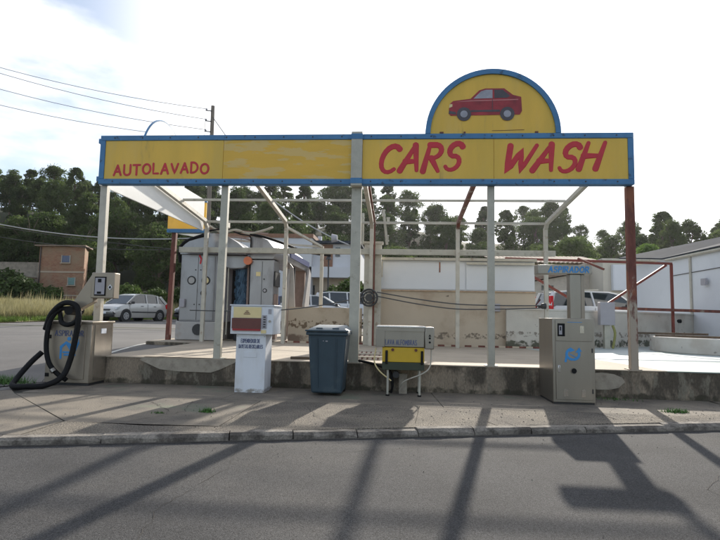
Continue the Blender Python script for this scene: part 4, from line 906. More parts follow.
MB().disc((4.82, 14, 2.85), .10, 'z', .2, 10, .04).build('pillar_lamp', blackm, o)
MB().beam((2.6, 14, 2.2), (9, 16, 2.55), .05).build('wire_rail', galv, o)

# ---- houses at right-middle
def roof_tiles(parent, x0, x1, y0, y1, z, rise, tilew=.28):
    mb = MB(); n = int((x1 - x0) / tilew)
    vs = []; fs = []
    per = 4
    m = n * per
    for j in range(7):
        t = j / 6
        for i in range(m + 1):
            x = x0 + (x1 - x0) * i / m; vs.append((x, y0 + (y1 - y0) * t, z + rise * t + .07 * abs(math.sin(i / per * math.pi)) + (.03 if j % 2 else 0)))
    for j in range(6):
        for i in range(m): fs.append((j * (m + 1) + i, j * (m + 1) + i + 1, (j + 1) * (m + 1) + i + 1, (j + 1) * (m + 1) + i))
    mb.add(vs, fs); o = mb.build('roof', tile, parent, kind='stuff'); s_ = o.modifiers.new('s', 'SOLIDIFY'); s_.thickness = .06; return o
H1 = thing('tiled_house', 'low beige house with clay tile eaves behind the blue car', 'house', (9.5, 30, .8))
MB().box(6.5, 13.2, 26, 34, .5, 4.75).build('wall', far_cream, H1); roof_tiles(H1, 6.3, 13.4, 25.6, 31, 4.78, 1.0)
w = MB().box(8.9, 9.9, 25.95, 25.99, 2.5, 3.35).build('window', dark_glass, H1); MB().box(8.8, 8.88, 25.9, 25.98, 2.4, 3.45).build('frame', far_white, w); MB().box(9.92, 10.0, 25.9, 25.98, 2.4, 3.45).build('frame', far_white, w)
MB().box(7.1, 7.6, 25.95, 25.99, 2.2, 2.9).build('door', far_brown, H1)
H2 = thing('lean_to_shed', 'pale lean-to shed with sloping dark tile roof in front of the beige house', 'shed', (9.5, 23, .8))
mb = MB(); mb.prism([(6.6, .5), (11.2, .5), (11.2, 4.0), (6.6, 3.1)], 22, 25.2); mb.build('wall', M('shed_render', (.5, .45, .38), .9), H2)
mb = MB(); mb.prism([(6.3, 3.1), (11.4, 4.1), (11.4, 4.26), (6.3, 3.26)], 21.7, 25.3); mb.build('roof', tile, H2)
MB().box(8.1, 8.75, 21.95, 21.99, 2.3, 3.1).build('window', dark_glass, H2)
o = MB().box(10.35, 11.2, 25.3, 25.4, 3.35, 4.05).build('red_sign', redsign, loc=(10.8, 25.35, 3.35)); tag(o, 'red square sign with white stripe above the white minivan', 'sign')
for a, b in ((3.45, 3.53), (3.72, 3.80)): 
    mb = MB(); mb.add([(10.45, 25.29, a), (11.1, 25.29, a + .1), (11.1, 25.29, b + .1), (10.45, 25.29, b)], [(0, 1, 2, 3)]); mb.build('white_stripe', white_wall, o)
MB().box(10.75, 10.85, 25.41, 25.5, .8, 3.9).build('sign_post', galv, o)
H3 = thing('cream_house', 'cream house with flat roof behind the red sign', 'house', (16, 32, .8))
MB().box(12.2, 20, 29, 36, .5, 5.0).build('wall', M('cream_house_wall', (.55, .5, .42), .9, var=.05), H3); MB().box(12.0, 20.2, 28.8, 36.2, 5.001, 5.15).build('roof', tile, H3)
MB().box(15.3, 16.3, 28.95, 28.99, 2.3, 3.9).build('window', dark_glass, H3); MB().box(18.0, 19.0, 28.95, 28.99, 2.3, 3.9).build('window', dark_glass, H3)
# white panel building behind the gantry
H4 = thing('panel_warehouse', 'white panel warehouse with rusty roof edge behind the wash gantry', 'warehouse', (-10, 31, .8))
MB().box(-13.8, -6.55, 30, 38, .5, 6.9).build('wall', far_white, H4); MB().box(-13.9, -6.45, 29.9, 38.1, 6.901, 7.2).build('roof_edge', far_brown, H4)
for x in (-12, -10.2, -8.4): MB().box(x, x + .06, 29.96, 29.99, .6, 6.85).build('seam', plastic_grey, H4)
H5 = thing('two_storey_house', 'two-storey house with white upper floor, brown panel and tan garage level', 'house', (-5.5, 31, .8))
MB().box(-7.75, -3.3, 31, 38, .5, 3.95).build('lower_wall', far_cream, H5); MB().box(-7.75, -3.1, 30.7, 38, 3.951, 6.55).build('upper_wall', far_white, H5)
MB().box(-7.75, -3.0, 30.0, 30.69, 3.96, 4.75).build('balcony', far_white, H5)
MB().box(-5.95, -5.05, 30.62, 30.69, 4.76, 6.5).build('brown_panel', far_brown, H5)
MB().box(-8.0, -2.9, 30.2, 38.3, 6.551, 6.75).build('roof', slate, H5)
MB().box(-6.1, -4.2, 30.93, 30.99, 1.0, 3.0).build('garage_door', M('garage_dark', (.06, .06, .08), .5), H5)
MB().box(-7.2, -6.4, 30.93, 30.99, 2.0, 3.4).build('window', dark_glass, H5); MB().box(-4.85, -4.5, 30.64, 30.69, 5.6, 6.3).build('window', dark_glass, H5)
MB().box(-3.55, -3.4, 30.5, 30.69, 2.0, 6.5).build('corner_strip', far_brown, H5)
MB().box(-6.6, -6.3, 33, 33.3, 6.76, 7.5).build('chimney', far_white, H5)
o = MB().tube([(-4.85, 27, .7), (-4.85, 27, 5.0)], .05, 6).build('street_lamp', blackm, loc=(-4.85, 27, .8)); tag(o, 'thin black street lamp in front of the two-storey house', 'street lamp')
MB().disc((-4.85, 27, 5.1), .22, 'z', .25, 10, .08).build('lamp_head', blackm, o)
# brick house at left
BH = thing('brick_house', 'unfinished three-storey brick house standing beyond the dry grass', 'house', (-38, 50, .8))
MB().prism([(-41.1, 48), (-35.7, 48), (-36.9, 50.6), (-41.1, 50.6)], .3, 8.35, 'z').build('wall', brickm, BH)
MB().box(-41.12, -35.68, 47.96, 48.1, 5.35, 5.52).build('floor_band', far_cream, BH)
MB().prism([(-41.5, 47.6), (-35.4, 47.6), (-36.6, 51), (-41.5, 51)], 8.351, 8.5, 'z').build('roof', tile, BH)
for (x, z, wd, h) in ((-38.3, 6.55, .9, .75), (-37.4, 4.0, .75, .8), (-38.6, 1.5, .8, .8)):
    w = MB().box(x, x + wd, 47.93, 47.99, z, z + h).build('window', green_glass if z < 5 else blue_glass, BH)
    for s_ in (x - .08, x + wd): MB().box(s_, s_ + .08, 47.88, 47.995, z - .05, z + h + .05).build('frame', M('pale_frame', (.4, .38, .34), .8) if 'pale_frame' not in bpy.data.materials else bpy.data.materials['pale_frame'], w)
for (x, z, wd) in ((-38.3, 6.55, .9), (-37.4, 4.0, .75), (-38.6, 1.5, .8)): MB().box(x - .15, x + wd + .15, 47.78, 47.995, z - .16, z - .055).build('sill', far_cream, BH)
MB().tube([(-40.9, 47.9, .6), (-40.9, 47.9, 8.3)], .06, 6).build('drain_pipe', blackm, BH)
MB().box(-41.12, -35.68, 47.965, 48.05, 2.7, 2.85).build('floor_band', far_cream, BH)
RW = tag(MB().box(-60, -41.6, 49, 50.2, .5, 6.6).build('terrace_wall', stonem, loc=(-50, 49, .8)), 'grey stone terrace wall left of the brick house', 'wall')
o = MB().box(-43.6, -41.4, 46, 48, .5, 4.6).build('grey_hut', stonem, loc=(-42.5, 47, .8)); tag(o, 'small grey hut half hidden by bushes left of the brick house', 'hut')
MB().prism([(-43.8, 4.6), (-41.3, 4.6), (-41.3, 4.75), (-43.8, 4.9)], 45.8, 48.2).build('roof', tile, o)
for x in (-43.2,): MB().box(x, x + .6, 45.94, 45.99, 2.6, 3.5).build('window', dark_glass, o)

# ================================================================== CARS
def car(label, loc, rz, paint, L=3.9, Wd=1.66, H=1.5, kind='hatch'):
    t = thing('parked_car', label, 'car', (0, 0, 0), 'cars parked around the car wash')
    WL[t.name] = Vector((0, 0, 0)); h = Wd / 2; k = L / 3.9; v = H / 1.5
    # x forward (front at +L/2)
    prof = [(-1.95, .35), (-1.93, .75), (-1.86, .98), (-1.0, .98), (.75, .95), (1.35, .88), (1.75, .76), (1.92, .58), (1.95, .35), (1.9, .22)]
    secs = []
    def ws(x): return h * (1 - .10 * max(0, abs(x) / 1.95 - .6) / .4)
    for s, zz in ((-1, 0),):
        pass
    st = [(-1.95, .40, .60), (-1.90, .24, .86), (-1.7, .22, .97), (-1.2, .2, .98), (-.4, .2, .98), (.6, .2, .96), (1.15, .2, .90), (1.55, .22, .82), (1.82, .24, .70), (1.95, .36, .54)]
    for (x, zb, zt) in st:
        w = h * (1 - .16 * max(0, (abs(x) - 1.5) / .45) ** 1.6)
        secs.append([(x * k, -w * .93, zb * v), (x * k, -w, (zb + .14) * v), (x * k, -w * .99, (zt - .18) * v), (x * k, -w * .93, zt * v), (x * k, 0, (zt + .025) * v), (x * k, w * .93, zt * v), (x * k, w * .99, (zt - .18) * v), (x * k, w, (zb + .14) * v), (x * k, w * .93, zb * v)])
    mb = loft(MB(), secs); mb.build('body', paint, t, smooth=True)
    if kind == 'hatch': C = [(1.12, .93), (.42, 1.40), (.0, 1.49), (-.9, 1.485), (-1.45, 1.38), (-1.80, .96)]
    elif kind == 'van': C = [(1.30, .93), (.70, 1.42), (.3, 1.495), (-1.2, 1.50), (-1.72, 1.44), (-1.90, .96)]
    else: C = [(.95, .93), (.25, 1.38), (-.1, 1.44), (-.8, 1.42), (-1.2, 1.30), (-1.65, .96)]
    C = [(a * k, b * v) for a, b in C]
    def y_at(z): return h * (.93 - .24 * (z / v - .93) / .56)
    # painted shell: roof and pillars
    mb = MB()
    top = C[1:5]
    for (a, b) in zip(top, top[1:]):
        mb.add([(a[0], -y_at(a[1]), a[1]), (b[0], -y_at(b[1]), b[1]), (b[0], y_at(b[1]), b[1]), (a[0], y_at(a[1]), a[1]), (a[0], -y_at(a[1]), a[1] - .05), (b[0], -y_at(b[1]), b[1] - .05), (b[0], y_at(b[1]), b[1] - .05), (a[0], y_at(a[1]), a[1] - .05)], [(0, 1, 2, 3), (7, 6, 5, 4), (0, 4, 5, 1), (3, 2, 6, 7), (0, 3, 7, 4), (1, 5, 6, 2)])
    for s in (-1, 1):
        mb.beam((C[0][0], s * y_at(C[0][1]) * .97, C[0][1]), (C[1][0], s * y_at(C[1][1]) * .98, C[1][1] - .02), .06)
        mb.beam((C[5][0], s * y_at(C[5][1]) * .97, C[5][1]), (C[4][0], s * y_at(C[4][1]) * .98, C[4][1] - .02), .13)
        mb.beam((-.30 * k, s * y_at(.95 * v) * .985, .95 * v), (-.35 * k, s * y_at(1.45 * v) * .985, 1.45 * v), .06)
        if kind != 'sedan': mb.beam((-1.15 * k, s * y_at(.95 * v) * .985, .95 * v), (-1.2 * k, s * y_at(1.4 * v) * .985, 1.42 * v), .07)
    mb.build('roof', paint, t)
    zi = .985
    def q(a, b, c, d_): return [(a), (b), (c), (d_)]
    mb = MB(); mb.add([(C[0][0], -y_at(C[0][1]) * .95, C[0][1]), (C[0][0], y_at(C[0][1]) * .95, C[0][1]), (C[1][0], y_at(C[1][1]) * .96, C[1][1] - .01), (C[1][0], -y_at(C[1][1]) * .96, C[1][1] - .01)], [(0, 1, 2, 3)]); mb.build('windscreen', car_glass, t)
    mb = MB(); mb.add([(C[5][0], -y_at(C[5][1]) * .95, C[5][1]), (C[5][0], y_at(C[5][1]) * .95, C[5][1]), (C[4][0], y_at(C[4][1]) * .96, C[4][1] - .01), (C[4][0], -y_at(C[4][1]) * .96, C[4][1] - .01)], [(0, 1, 2, 3)]); mb.build('rear_window', car_glass, t)
    for s in (-1, 1):
        def sidew(xa, xb):
            def zt(x):
                for (a, b) in zip(C, C[1:]):
                    if b[0] <= x <= a[0]: return b[1] + (a[1] - b[1]) * (x - b[0]) / (a[0] - b[0] + 1e-6) - .03
                return .95 * v
            n = 6; vs = []
            for i in range(n + 1):
                x = xa + (xb - xa) * i / n
                for z in (.955 * v, max(.96 * v, zt(x))): vs.append((x, s * y_at(z) * .97, z))
            m_ = MB(); m_.add(vs, [(2 * i, 2 * i + 1, 2 * i + 3, 2 * i + 2) for i in range(n)]); m_.build('side_window', car_glass, t)
        sidew(C[0][0] - .06, -.30 * k); sidew(-.33 * k, -1.15 * k); sidew(-1.18 * k, C[5][0] + .1)
        m_ = MB(); m_.box(.78 * k, .90 * k, s * h * .98 if s > 0 else s * h * .98 - .14, s * h * .98 + .14 if s > 0 else s * h * .98, .93 * v, 1.06 * v); m_.build('mirror', blackm, t, bevel=.02)
        for x in (.10, -.85): MB().box(x * k - .09, x * k + .09, s * h * .985 - .012, s * h * .985 + .012, .80 * v, .83 * v).build('handle', blackm, t)
        MB().box(-1.0 * k, .85 * k, s * h * 1.0 - .012, s * h * 1.0 + .012, .47 * v, .53 * v).build('side_strip', blackm, t)
        for x in (-.31, .98): MB().box(x * k - .006, x * k + .006, s * h * .992 - .006, s * h * .992 + .006, .35 * v, .92 * v).build('door_gap', blackm, t)
        for x in (1.22, -1.25):
            MB().disc((x * k, s * (h - .10), .315), .36, 'y', .215, 24).build('wheel_arch', blackm, t)
            wm = MB().disc((x * k, s * (h - .09), .30), .30, 'y', .205, 24).build('wheel', tyrem, t)
            MB().disc((x * k, s * (h + .012), .30), .19, 'y', .012, 20).build('rim', rimm, wm)
            hub = MB()
            for kk in range(5):
                a = kk * 1.2566; hub.disc((x * k + .11 * math.cos(a), s * (h + .02), .30 + .11 * math.sin(a)), .028, 'y', .008, 8)
            hub.build('rim_holes', blackm, wm)
        m_ = MB(); m_.prism([(1.62 * k, .62 * v), (1.86 * k, .60 * v), (1.80 * k, .74 * v), (1.5 * k, .80 * v)], s * h * .80 - .12, s * h * .80 + .12); m_.build('headlight', lampm, t, bevel=.02)
        zt_ = (1.3 if kind == 'van' else 1.0) * v
        m_ = MB(); m_.box(-1.93 * k, -1.80 * k, s * h * .86 - .07, s * h * .86 + .07, .70 * v, zt_); m_.build('tail_light', tail_red, t, bevel=.02)
    MB().box(1.86 * k, 1.985 * k, -h * .86, h * .86, .27 * v, .42 * v).build('bumper', blackm, t, bevel=.03)
    MB().box(-1.985 * k, -1.9 * k, -h * .86, h * .86, .33 * v, .48 * v).build('bumper', blackm, t, bevel=.03)
    MB().box(1.90 * k, 1.96 * k, -.45, .45, .55 * v, .64 * v).build('grille', blackm, t, bevel=.01)
    MB().box(1.986 * k, 1.995 * k, -.26, .26, .40 * v, .50 * v).build('number_plate', white_steel, t)
    t.location = loc; t.rotation_euler = (0, 0, rz); return t
def paint(n, c, metal=.5): return M(n, c, .32, metal, var=.02, coat=.6)
car('silver-beige hatchback parked on the far side of the side street at left', (-14.75, 19.6, .61), math.atan2(-.99, -.30), paint('paint_silver', (.55, .53, .49), .3), 3.9, 1.68, 1.52)
car('dark car half hidden behind the grey wash gantry', (-11.6, 22.5, .62), math.atan2(-.97, -.22), paint('paint_dark', (.04, .045, .055), .3), 4.2, 1.75, 1.5)
car('white minivan with dark windows and tall red tail light behind the low white wall', (8.45, 15.2, .55), .18, paint('paint_white', (.66, .67, .68), .0), 4.75, 1.8, 1.86, 'van')
car('pale blue car seen through the gap between the white building and the minivan', (5.9, 18.0, .6), .30 + math.pi, paint('paint_blue', (.16, .2, .3), .3), 3.9, 1.7, 1.55)
car('white saloon behind the low cream wall, left of the centre post', (-3.9, 17.2, .6), .05, paint('paint_white_two', (.60, .62, .64), .0), 4.2, 1.75, 1.58, 'sedan')
car('white van roof showing behind the white saloon near the centre post', (-2.5, 20.6, .6), .1, paint('paint_white_three', (.62, .64, .66), .0), 4.4, 1.8, 1.85, 'van')
car('dark blue car behind the white saloon by the gantry flap', (-5.6, 20.4, .6), .4, paint('paint_navy', (.04, .06, .14), .3), 4.0, 1.7, 1.6)

# ================================================================== POLE AND WIRES
PO = thing('electricity_pole', 'tall wooden electricity pole with insulators rising behind the sign', 'utility pole', (-12.3, 24, .6))
MB().tube([(-12.3, 24, .4), (-12.36, 24, 14.7)], [.17, .12], 10).build('pole', polem, PO)
for z in (14.3, 13.6, 12.9, 12.3):
    a = MB().beam((-12.36, 23.85, z), (-12.75, 23.85, z + .05), .05).build('arm', blackm, PO)
    MB().disc((-12.72, 23.85, z + .12), .07, 'z', .12, 10, .04).build('insulator', plastic_grey, a)
MB().beam((-12.3, 23.9, 13.9), (-11.1, 24.6, 12.2), .035).build('stay', blackm, PO)
MB().beam((-12.75, 23.8, 14.3), (-12.75, 23.8, 12.3), .03).build('rod', blackm, PO)
WG = 'overhead wires running to the electricity pole'
def wire(name, a, b, sag, r_, label, m=wirem, group=None, n=14):
    a = Vector(a); b = Vector(b); pts = []
    for i in range(n + 1):
        t = i / n; p = a.lerp(b, t); p.z -= sag * 4 * t * (1 - t); pts.append(p)
    o = MB().tube(pts, r_, 5).build(name, m, loc=a); tag(o, label, 'wire', group)
def ext(a, b, k): return tuple(b[i] + (a[i] - b[i]) * k for i in range(3))
for i, (z0_, z1_, l) in enumerate(((18.3, 14.45, 'topmost overhead wire running from upper left to the pole'), (17.9, 13.75, 'second overhead wire from the top running to the pole'), (16.8, 13.05, 'third overhead wire from the top running to the pole'), (15.7, 12.45, 'lowest of the four overhead wires running to the pole top'))):
    b = (-12.73, 23.85, z1_); a = (-27.4, 24, z0_)
    wire('overhead_wire', ext(a, b, 1.7), b, .75, .018, l, group=WG)
wire('overhead_wire', (-32, 24, 8.0), (-11.9, 23.9, 6.0), .9, .035, 'pale thick cable sagging across the dark trees at left', M('pale_cable', (.42, .42, .42), .6))
wire('overhead_wire', (-32, 24, 7.0), (-11.9, 23.9, 5.3), .8, .02, 'thin lower cable sagging across the dark trees at left')
wire('overhead_wire', (-32, 24, 7.5), (-12, 23.9, 5.0), .3, .02, 'second thin cable crossing below the pale cable at left')
wire('stay_wire', (-9.2, 24, 9.3), (-3.2, 24, 5.6), .35, .04, 'pale sagging wire with a ball insulator behind the left bay', M('pale_wire', (.45, .45, .45), .5))
o = bpy.data.objects['stay_wire']; mb = MB(); mb.disc((-4.1, 24, 6.0), .28, 'x', .35, 12, .2); mb.build('ball_insulator', plastic_grey, o)

# ================================================================== TREES
def crown_mesh(seed, w, h, leaves, size, mat, name, layered=.0, clumps=26):
    r = np.random.RandomState(seed)
    cc_ = []
    for i in range(clumps):
        t = r.rand(); ang = r.rand() * 6.283; z = .12 + .84 * t
        env = (math.sin(math.pi * min(1, max(0, (t * .82 + .14)))) ** .7)
        rad = math.sqrt(r.rand()) * env * .86
        cc_.append((rad * math.cos(ang) * w / 2, rad * math.sin(ang) * w / 2, z * h, r.uniform(.07, .19) * w if clumps > 40 else r.uniform(.13, .24) * w))
    V = []; 
    per = leaves // clumps
    for (x, y, z, s) in cc_:
        d = r.normal(size=(per, 3)); d /= np.linalg.norm(d, axis=1)[:, None]; rad = r.uniform(.35, 1.05, per) ** .6
        p = d * rad[:, None] * np.array([s, s, s * .72]) + np.array([x, y, z])
        a = r.normal(size=(per, 3)); a /= np.linalg.norm(a, axis=1)[:, None]; b = np.cross(a, r.normal(size=(per, 3))); b /= np.linalg.norm(b, axis=1)[:, None]
        sz = size * r.uniform(.6, 1.3, per)[:, None]
        V.append(np.stack([p + a * sz, p - a * sz * .5 + b * sz * .75, p - a * sz * .5 - b * sz * .75], 1).reshape(-1, 3))
    V = np.concatenate(V); n = len(V) // 3
    me = bpy.data.meshes.new(name); me.vertices.add(len(V)); me.vertices.foreach_set('co', V.ravel())
    me.loops.add(len(V)); me.loops.foreach_set('vertex_index', np.arange(len(V))); me.polygons.add(n); me.polygons.foreach_set('loop_start', np.arange(n) * 3); me.polygons.foreach_set('loop_total', np.full(n, 3))
    me.update(); me.materials.append(mat); return me, cc_
def trunk_mesh(h, r0, cc_, seed):
    mb = MB(); r = random.Random(seed); top = h * .8
    pts = [(0, 0, -.6)] + [(r.uniform(-.12, .12) * i, r.uniform(-.12, .12) * i, top * i / 4) for i in range(1, 5)]
    mb.tube(pts, [r0, r0 * .85, r0 * .65, r0 * .45, r0 * .2], 7)
    for (x, y, z, s) in cc_[:9]:
        zz = max(h * .15, z - .25 * h); mb.tube([(0, 0, zz * .9), (x * .5, y * .5, (zz + z) / 2), (x, y, z)], [r0 * .35, r0 * .2, r0 * .08], 5)
    me = bpy.data.meshes.new('trunk'); me.from_pydata(mb.v, [], mb.f); me.materials.append(trunkm); return me
PROTO = []
for i, (w, h, tr) in enumerate(((5.6, 6.6, 2.2), (4.6, 7.6, 2.0), (6.6, 6.0, 2.6), (4.0, 7.2, 2.4), (6.2, 5.0, 3.8), (4.8, 6.6, 3.2), (7.0, 7.4, 1.6), (3.4, 8.0, 1.4))):
    cm, cc_ = crown_mesh(20 + i, w, h, 9500, .14, pine, 'pine_crown', clumps=52 + i * 4)
    tm = trunk_mesh(h + tr * .3, .2, [(x, y, z + tr, s) for x, y, z, s in cc_], i); PROTO.append((cm, tm, tr))
def place_tree(name, x, y, z, sc, rz, proto, label, group=None, sxy=1.0):
    e = bpy.data.objects.new(name, None); COL.objects.link(e); e.location = (x, y, z); e.rotation_euler = (0, 0, rz); e.scale = (sc * sxy, sc * sxy, sc)
    tag(e, label, 'tree', group)
    c = bpy.data.objects.new('crown', proto[0]); COL.objects.link(c); c.parent = e; c.location = (0, 0, proto[2] * .55)
    t = bpy.data.objects.new('trunk', proto[1]); COL.objects.link(t); t.parent = e
    return e
tr_ = random.Random(11); cnt = 0
GL = ('dark pine tree on the wooded hillside behind the left street and brick house', 'dark green pine on the hillside rising behind the middle of the car wash', 'hazy green pine on the low ridge behind the right side')
rows = [56, 62, 69, 77, 86, 96, 106, 116]
for j, y in enumerate(rows):
    D_ = y + 8.3
    xa, xb = -.90 * D_ - 3, .70 * D_ + 3
    x = xa
    while x < xb:
        frac = (x - xa) / (xb - xa)
        step = (5.9 if frac < .45 else 5.0) * tr_.uniform(.8, 1.25) * (1 if y < 100 else 1.0)
        x += step
        if y < 66 and x > 4 : continue
        if y < 60 and x > -30: continue
        yy = y + tr_.uniform(-2.5, 2.5)
        if -45 < x < -31 and yy < 60: continue
        z = hill_z(x, yy); sc = tr_.uniform(.7, 1.4) * (1.12 if x < -10 else .98)
        if x > 10: sc *= tr_.uniform(.75, 1.15)
        if j >= 6 and x > 10 and tr_.random() < .22: continue
        b = 0 if x < -22 else (1 if x < 12 else 2)
        place_tree('pine_tree', x, yy, z, sc, tr_.uniform(0, 6.28), PROTO[tr_.randrange(len(PROTO))], GL[b], ('pines on the left hillside', 'pines on the middle hillside', 'pines on the right ridge')[b], tr_.uniform(.8, 1.1)); cnt += 1
print('trees', cnt)
bc, cc_ = crown_mesh(77, 4.6, 4.2, 5200, .15, bright, 'broadleaf_crown', clumps=26); bt = trunk_mesh(4, .14, cc_, 5)
for x, y, z, s, l in ((31.5, 60, 5.6, 1.1, 'bright green round tree just above the grey roof, nearest the red post'), (34.9, 61, 5.6, .85, 'small bright green tree above the middle of the grey roof'), (38.0, 62, 6.2, .85, 'small bright green tree above the grey roof, second from the right edge'), (44.5, 62, 6.0, 1.15, 'bright green tree above the grey roof at the right edge'), (16.5, 46, 3.2, .9, 'low bright green tree above the tiled eaves behind the ASPIRADOR head'), (19.5, 47, 3.4, .85, 'low bright green tree right of the ASPIRADOR head above the houses')):
    place_tree('broadleaf_tree', x, y, z, s, x, (bc, bt, 1.2), l)
bm_, cc_ = crown_mesh(78, 3.4, 2.6, 3600, .12, bushm, 'bush_foliage', clumps=22)
def bush(x, y, z, s, label, group=None):
    o = bpy.data.objects.new('bush', bm_); COL.objects.link(o); o.location = (x, y, z - .2); o.scale = (s, s, s * .9); o.rotation_euler = (0, 0, x * 3.3); tag(o, label, 'bush', group)
bushg = 'bushes along the edge of the field at left'
for i, x in enumerate((-47, -44.8, -42.7, -40.6, -38.2, -36.0, -33.6, -31.4, -29.2, -27, -25)):
    bush(x + 1.5, 44.5 + (i * 7) % 3, .6, .75 + .12 * ((i * 5) % 4), 'dark green bush at the far edge of the dry grass field', bushg)
for i, (x, y, s) in enumerate(((-37.2, 40, 1.55), (-34.0, 41, 1.2), (-40.0, 42.5, 1.9), (-36.2, 36.0, .9))):
    bush(x, y, .6, s, ('leafy bush at the left edge, second nearest the grass', 'smaller leafy bush right of the others, nearest the grey hut', 'large leafy bush rearmost at the left edge against the stone terrace wall', 'small leafy bush nearest the dry grass, below the brick house')[i], 'bushes at the left edge')
for i, (x, y, s) in enumerate(((-20, 33, 1.0), (-22.5, 34, 1.15), (-17.5, 34, 1.2), (-15.2, 33, 1.3), (-25.5, 35, 1.1))):
    bush(x, y, .7, s, ('middle bush behind the silver hatchback', 'bush just left of the middle one behind the silver hatchback', 'bush just right of the middle one behind the silver hatchback', 'rightmost bush behind the silver hatchback, by the red post', 'leftmost bush behind the silver hatchback')[i], 'bushes behind the silver hatchback')
bush(-3.2, 25.5, .8, 1.15, 'dark round bush at the corner of the two-storey house')

# ================================================================== GRASS
def blades(name, pts, h0, h1, w, mat, label, lean=.35, seed=1, loc=(0, 0, 0)):
    r = np.random.RandomState(seed); P = np.array(pts, float); n = len(P)
    h = r.uniform(h0, h1, n); a = r.uniform(0, 6.283, n); l = r.uniform(0, lean, n)
    d = np.stack([np.cos(a), np.sin(a), np.zeros(n)], 1); s = np.stack([-np.sin(a), np.cos(a), np.zeros(n)], 1)
    tip = P + d * (l * h)[:, None] + np.array([0, 0, 1]) * h[:, None]
    V = np.stack([P - s * w, P + s * w, tip], 1).reshape(-1, 3)
    me = bpy.data.meshes.new(name); me.from_pydata(V.tolist(), [], np.arange(n * 3).reshape(-1, 3).tolist()); me.materials.append(mat)
    o = bpy.data.objects.new(name, me); COL.objects.link(o)
    if label: tag(o, label, 'grass', kind='stuff')
    return o
gp = []; gg = []
r4 = random.Random(4)
def pnoise(x, y): return math.sin(x * .7 + 1.3 * math.sin(y * .4)) * math.sin(y * .9 + x * .23)
mbg = MB(); vs = []; ys_ = [-6, 0, 3, 5, 6, 8, 10, 12, 15, 18, 22, 28, 36, 46]
def bank_z(x, y):
    e = st_x0(y) if y > 5 else -19.5
    return st_z(0, y) + .03 + .45 * sm((e - x) / 6) * (1 if y > 5 else 1)
for y in ys_:
    e = st_x0(y) if y > 5 else -19.5
    for i in range(15): x = e - (i / 14) ** 1.5 * 50; vs.append((x, y, bank_z(x, y)))
fs = [(j * 15 + i, (j + 1) * 15 + i, (j + 1) * 15 + i + 1, j * 15 + i + 1) for j in range(len(ys_) - 1) for i in range(14)]
mbg.add(vs, fs); mbg.build('grass_field', M('dry_soil', (.26, .21, .12), .95, var=.2, scale=.8, fine=.2, fscale=20), kind='structure', smooth=True)
while len(gp) < 52000:
    y = 5 + 38 * r4.random() ** 1.2; e = st_x0(y); x = e - 1.0 - 30 * r4.random() ** 1.6
    if x < -.75 * (y + 8.3) - 4: continue
    if pnoise(x, y) < -.75: continue
    gp.append((x, y, bank_z(x, y) - .02))
tp = []
while len(tp) < 1500:
    y = 9 + 33 * r4.random(); x = st_x0(y) - 1.5 - 26 * r4.random()
    if pnoise(x * 1.7, y * 1.3) < .05: continue
    tp.append((x, y, bank_z(x, y)))
blades('tall_grass', tp, .7, 1.35, .03, drygrass, 'taller feathery pale grass stems rising from the dry field', seed=9, lean=.3)
while len(gg) < 14000:
    y = 5 + 28 * r4.random(); e = st_x0(y); x = e - .1 - 2.2 * r4.random() ** 1.5
    if x < -.75 * (y + 8.3) - 4: continue
    if pnoise(x * 2, y) < -.1 and r4.random() < .8: continue
    gg.append((x, y, bank_z(x, y) - .02))
blades('dry_grass', gp, .2, .85, .022, drygrass, 'tall dry yellow grass filling the field beyond the side street', seed=2, lean=.9)
blades('verge_grass', gg, .1, .32, .02, greengrass, 'short green grass along the side street edge', seed=3, lean=.8)
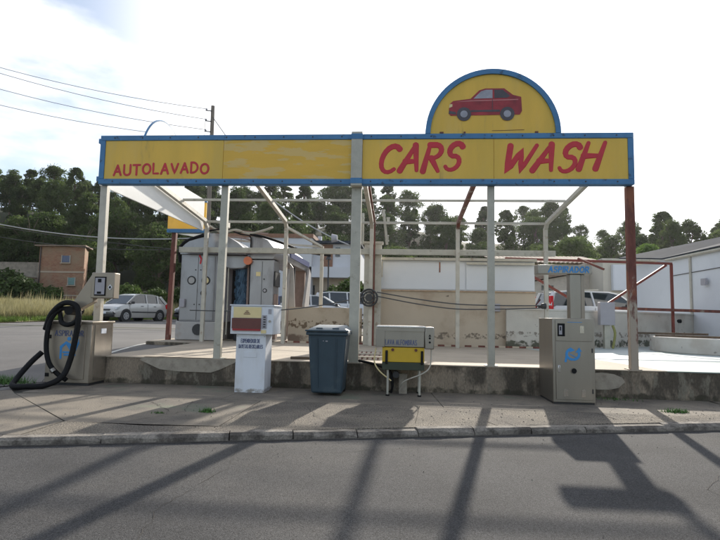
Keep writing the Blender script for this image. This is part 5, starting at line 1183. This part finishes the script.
# weeds in the pavement joints
def weed(x, y, n, s, label, z=0.0, lowh=.02):
    pts = [(x + r4.gauss(0, s), y + r4.gauss(0, s * .45), z) for _ in range(n)]
    o = blades('weed', [(a - x, b - y, c - z) for a, b, c in pts], lowh, lowh * 3.0, .006, leafm, None, lean=1.4, seed=n); o.location = (x, y, z); tag(o, label, 'weed', kind='stuff')
weed(-2.24, -2.18, 130, .04, 'small bright green weed on the pavement in front of the white dispenser')
weed(-2.75, -2.35, 40, .035, 'tiny dull weed on the pavement left of the bright one', lowh=.012)
weed(3.62, -1.1, 200, .07, 'low green weed on the pavement at the right, beside the post shadow')
weed(-6.2, -.4, 500, .22, 'grass tuft at the left edge beside the vacuum hose', lowh=.05)
weed(3.2, -.10, 120, .18, 'moss and weeds at the wall foot right of the steel cabinet', lowh=.015)
# pebbles and litter on the road
pb = MB()
for i in range(220):
    x = r4.uniform(-5, 5); y = KY(x) - abs(r4.gauss(0, .5)) - .03 if i < 150 else r4.uniform(-6.2, KY(x)); s = r4.uniform(.002, .006)
    pb.add([(x - s, y, -.068), (x + s, y - s, -.068), (x, y + s, -.068), (x, y, -.068 + s * 1.2)], [(0, 1, 3), (1, 2, 3), (2, 0, 3)])
for i in range(500):
    x = r4.uniform(-5, 5); y = r4.uniform(KY(x) + .2, -.4); s = r4.uniform(.004, .010)
    pb.add([(x - s, y, .004), (x + s, y - s, .004), (x, y + s, .004), (x, y, .004 + s)], [(0, 1, 3), (1, 2, 3), (2, 0, 3)])
o = pb.build('gravel', kerbm); tag(o, 'loose grit scattered on the road and pavement', 'gravel', kind='stuff')


# ================================================================== HAZE: a faint brightening of the far ridge towards the sun
hz = MB().box(-1210, 1210, -1210, 1510, -1.5, 46).build('haze', hillm, kind='stuff')
hm_ = bpy.data.materials.new('haze_volume'); hm_.use_nodes = True; t = hm_.node_tree; t.nodes.clear()
o_ = N(t, 'ShaderNodeOutputMaterial'); v_ = N(t, 'ShaderNodeVolumePrincipled'); v_.inputs['Color'].default_value = (.95, .97, 1, 1); v_.inputs['Density'].default_value = .00013; v_.inputs['Anisotropy'].default_value = .6
t.links.new(v_.outputs[0], o_.inputs['Volume']); hz.data.materials.clear(); hz.data.materials.append(hm_)
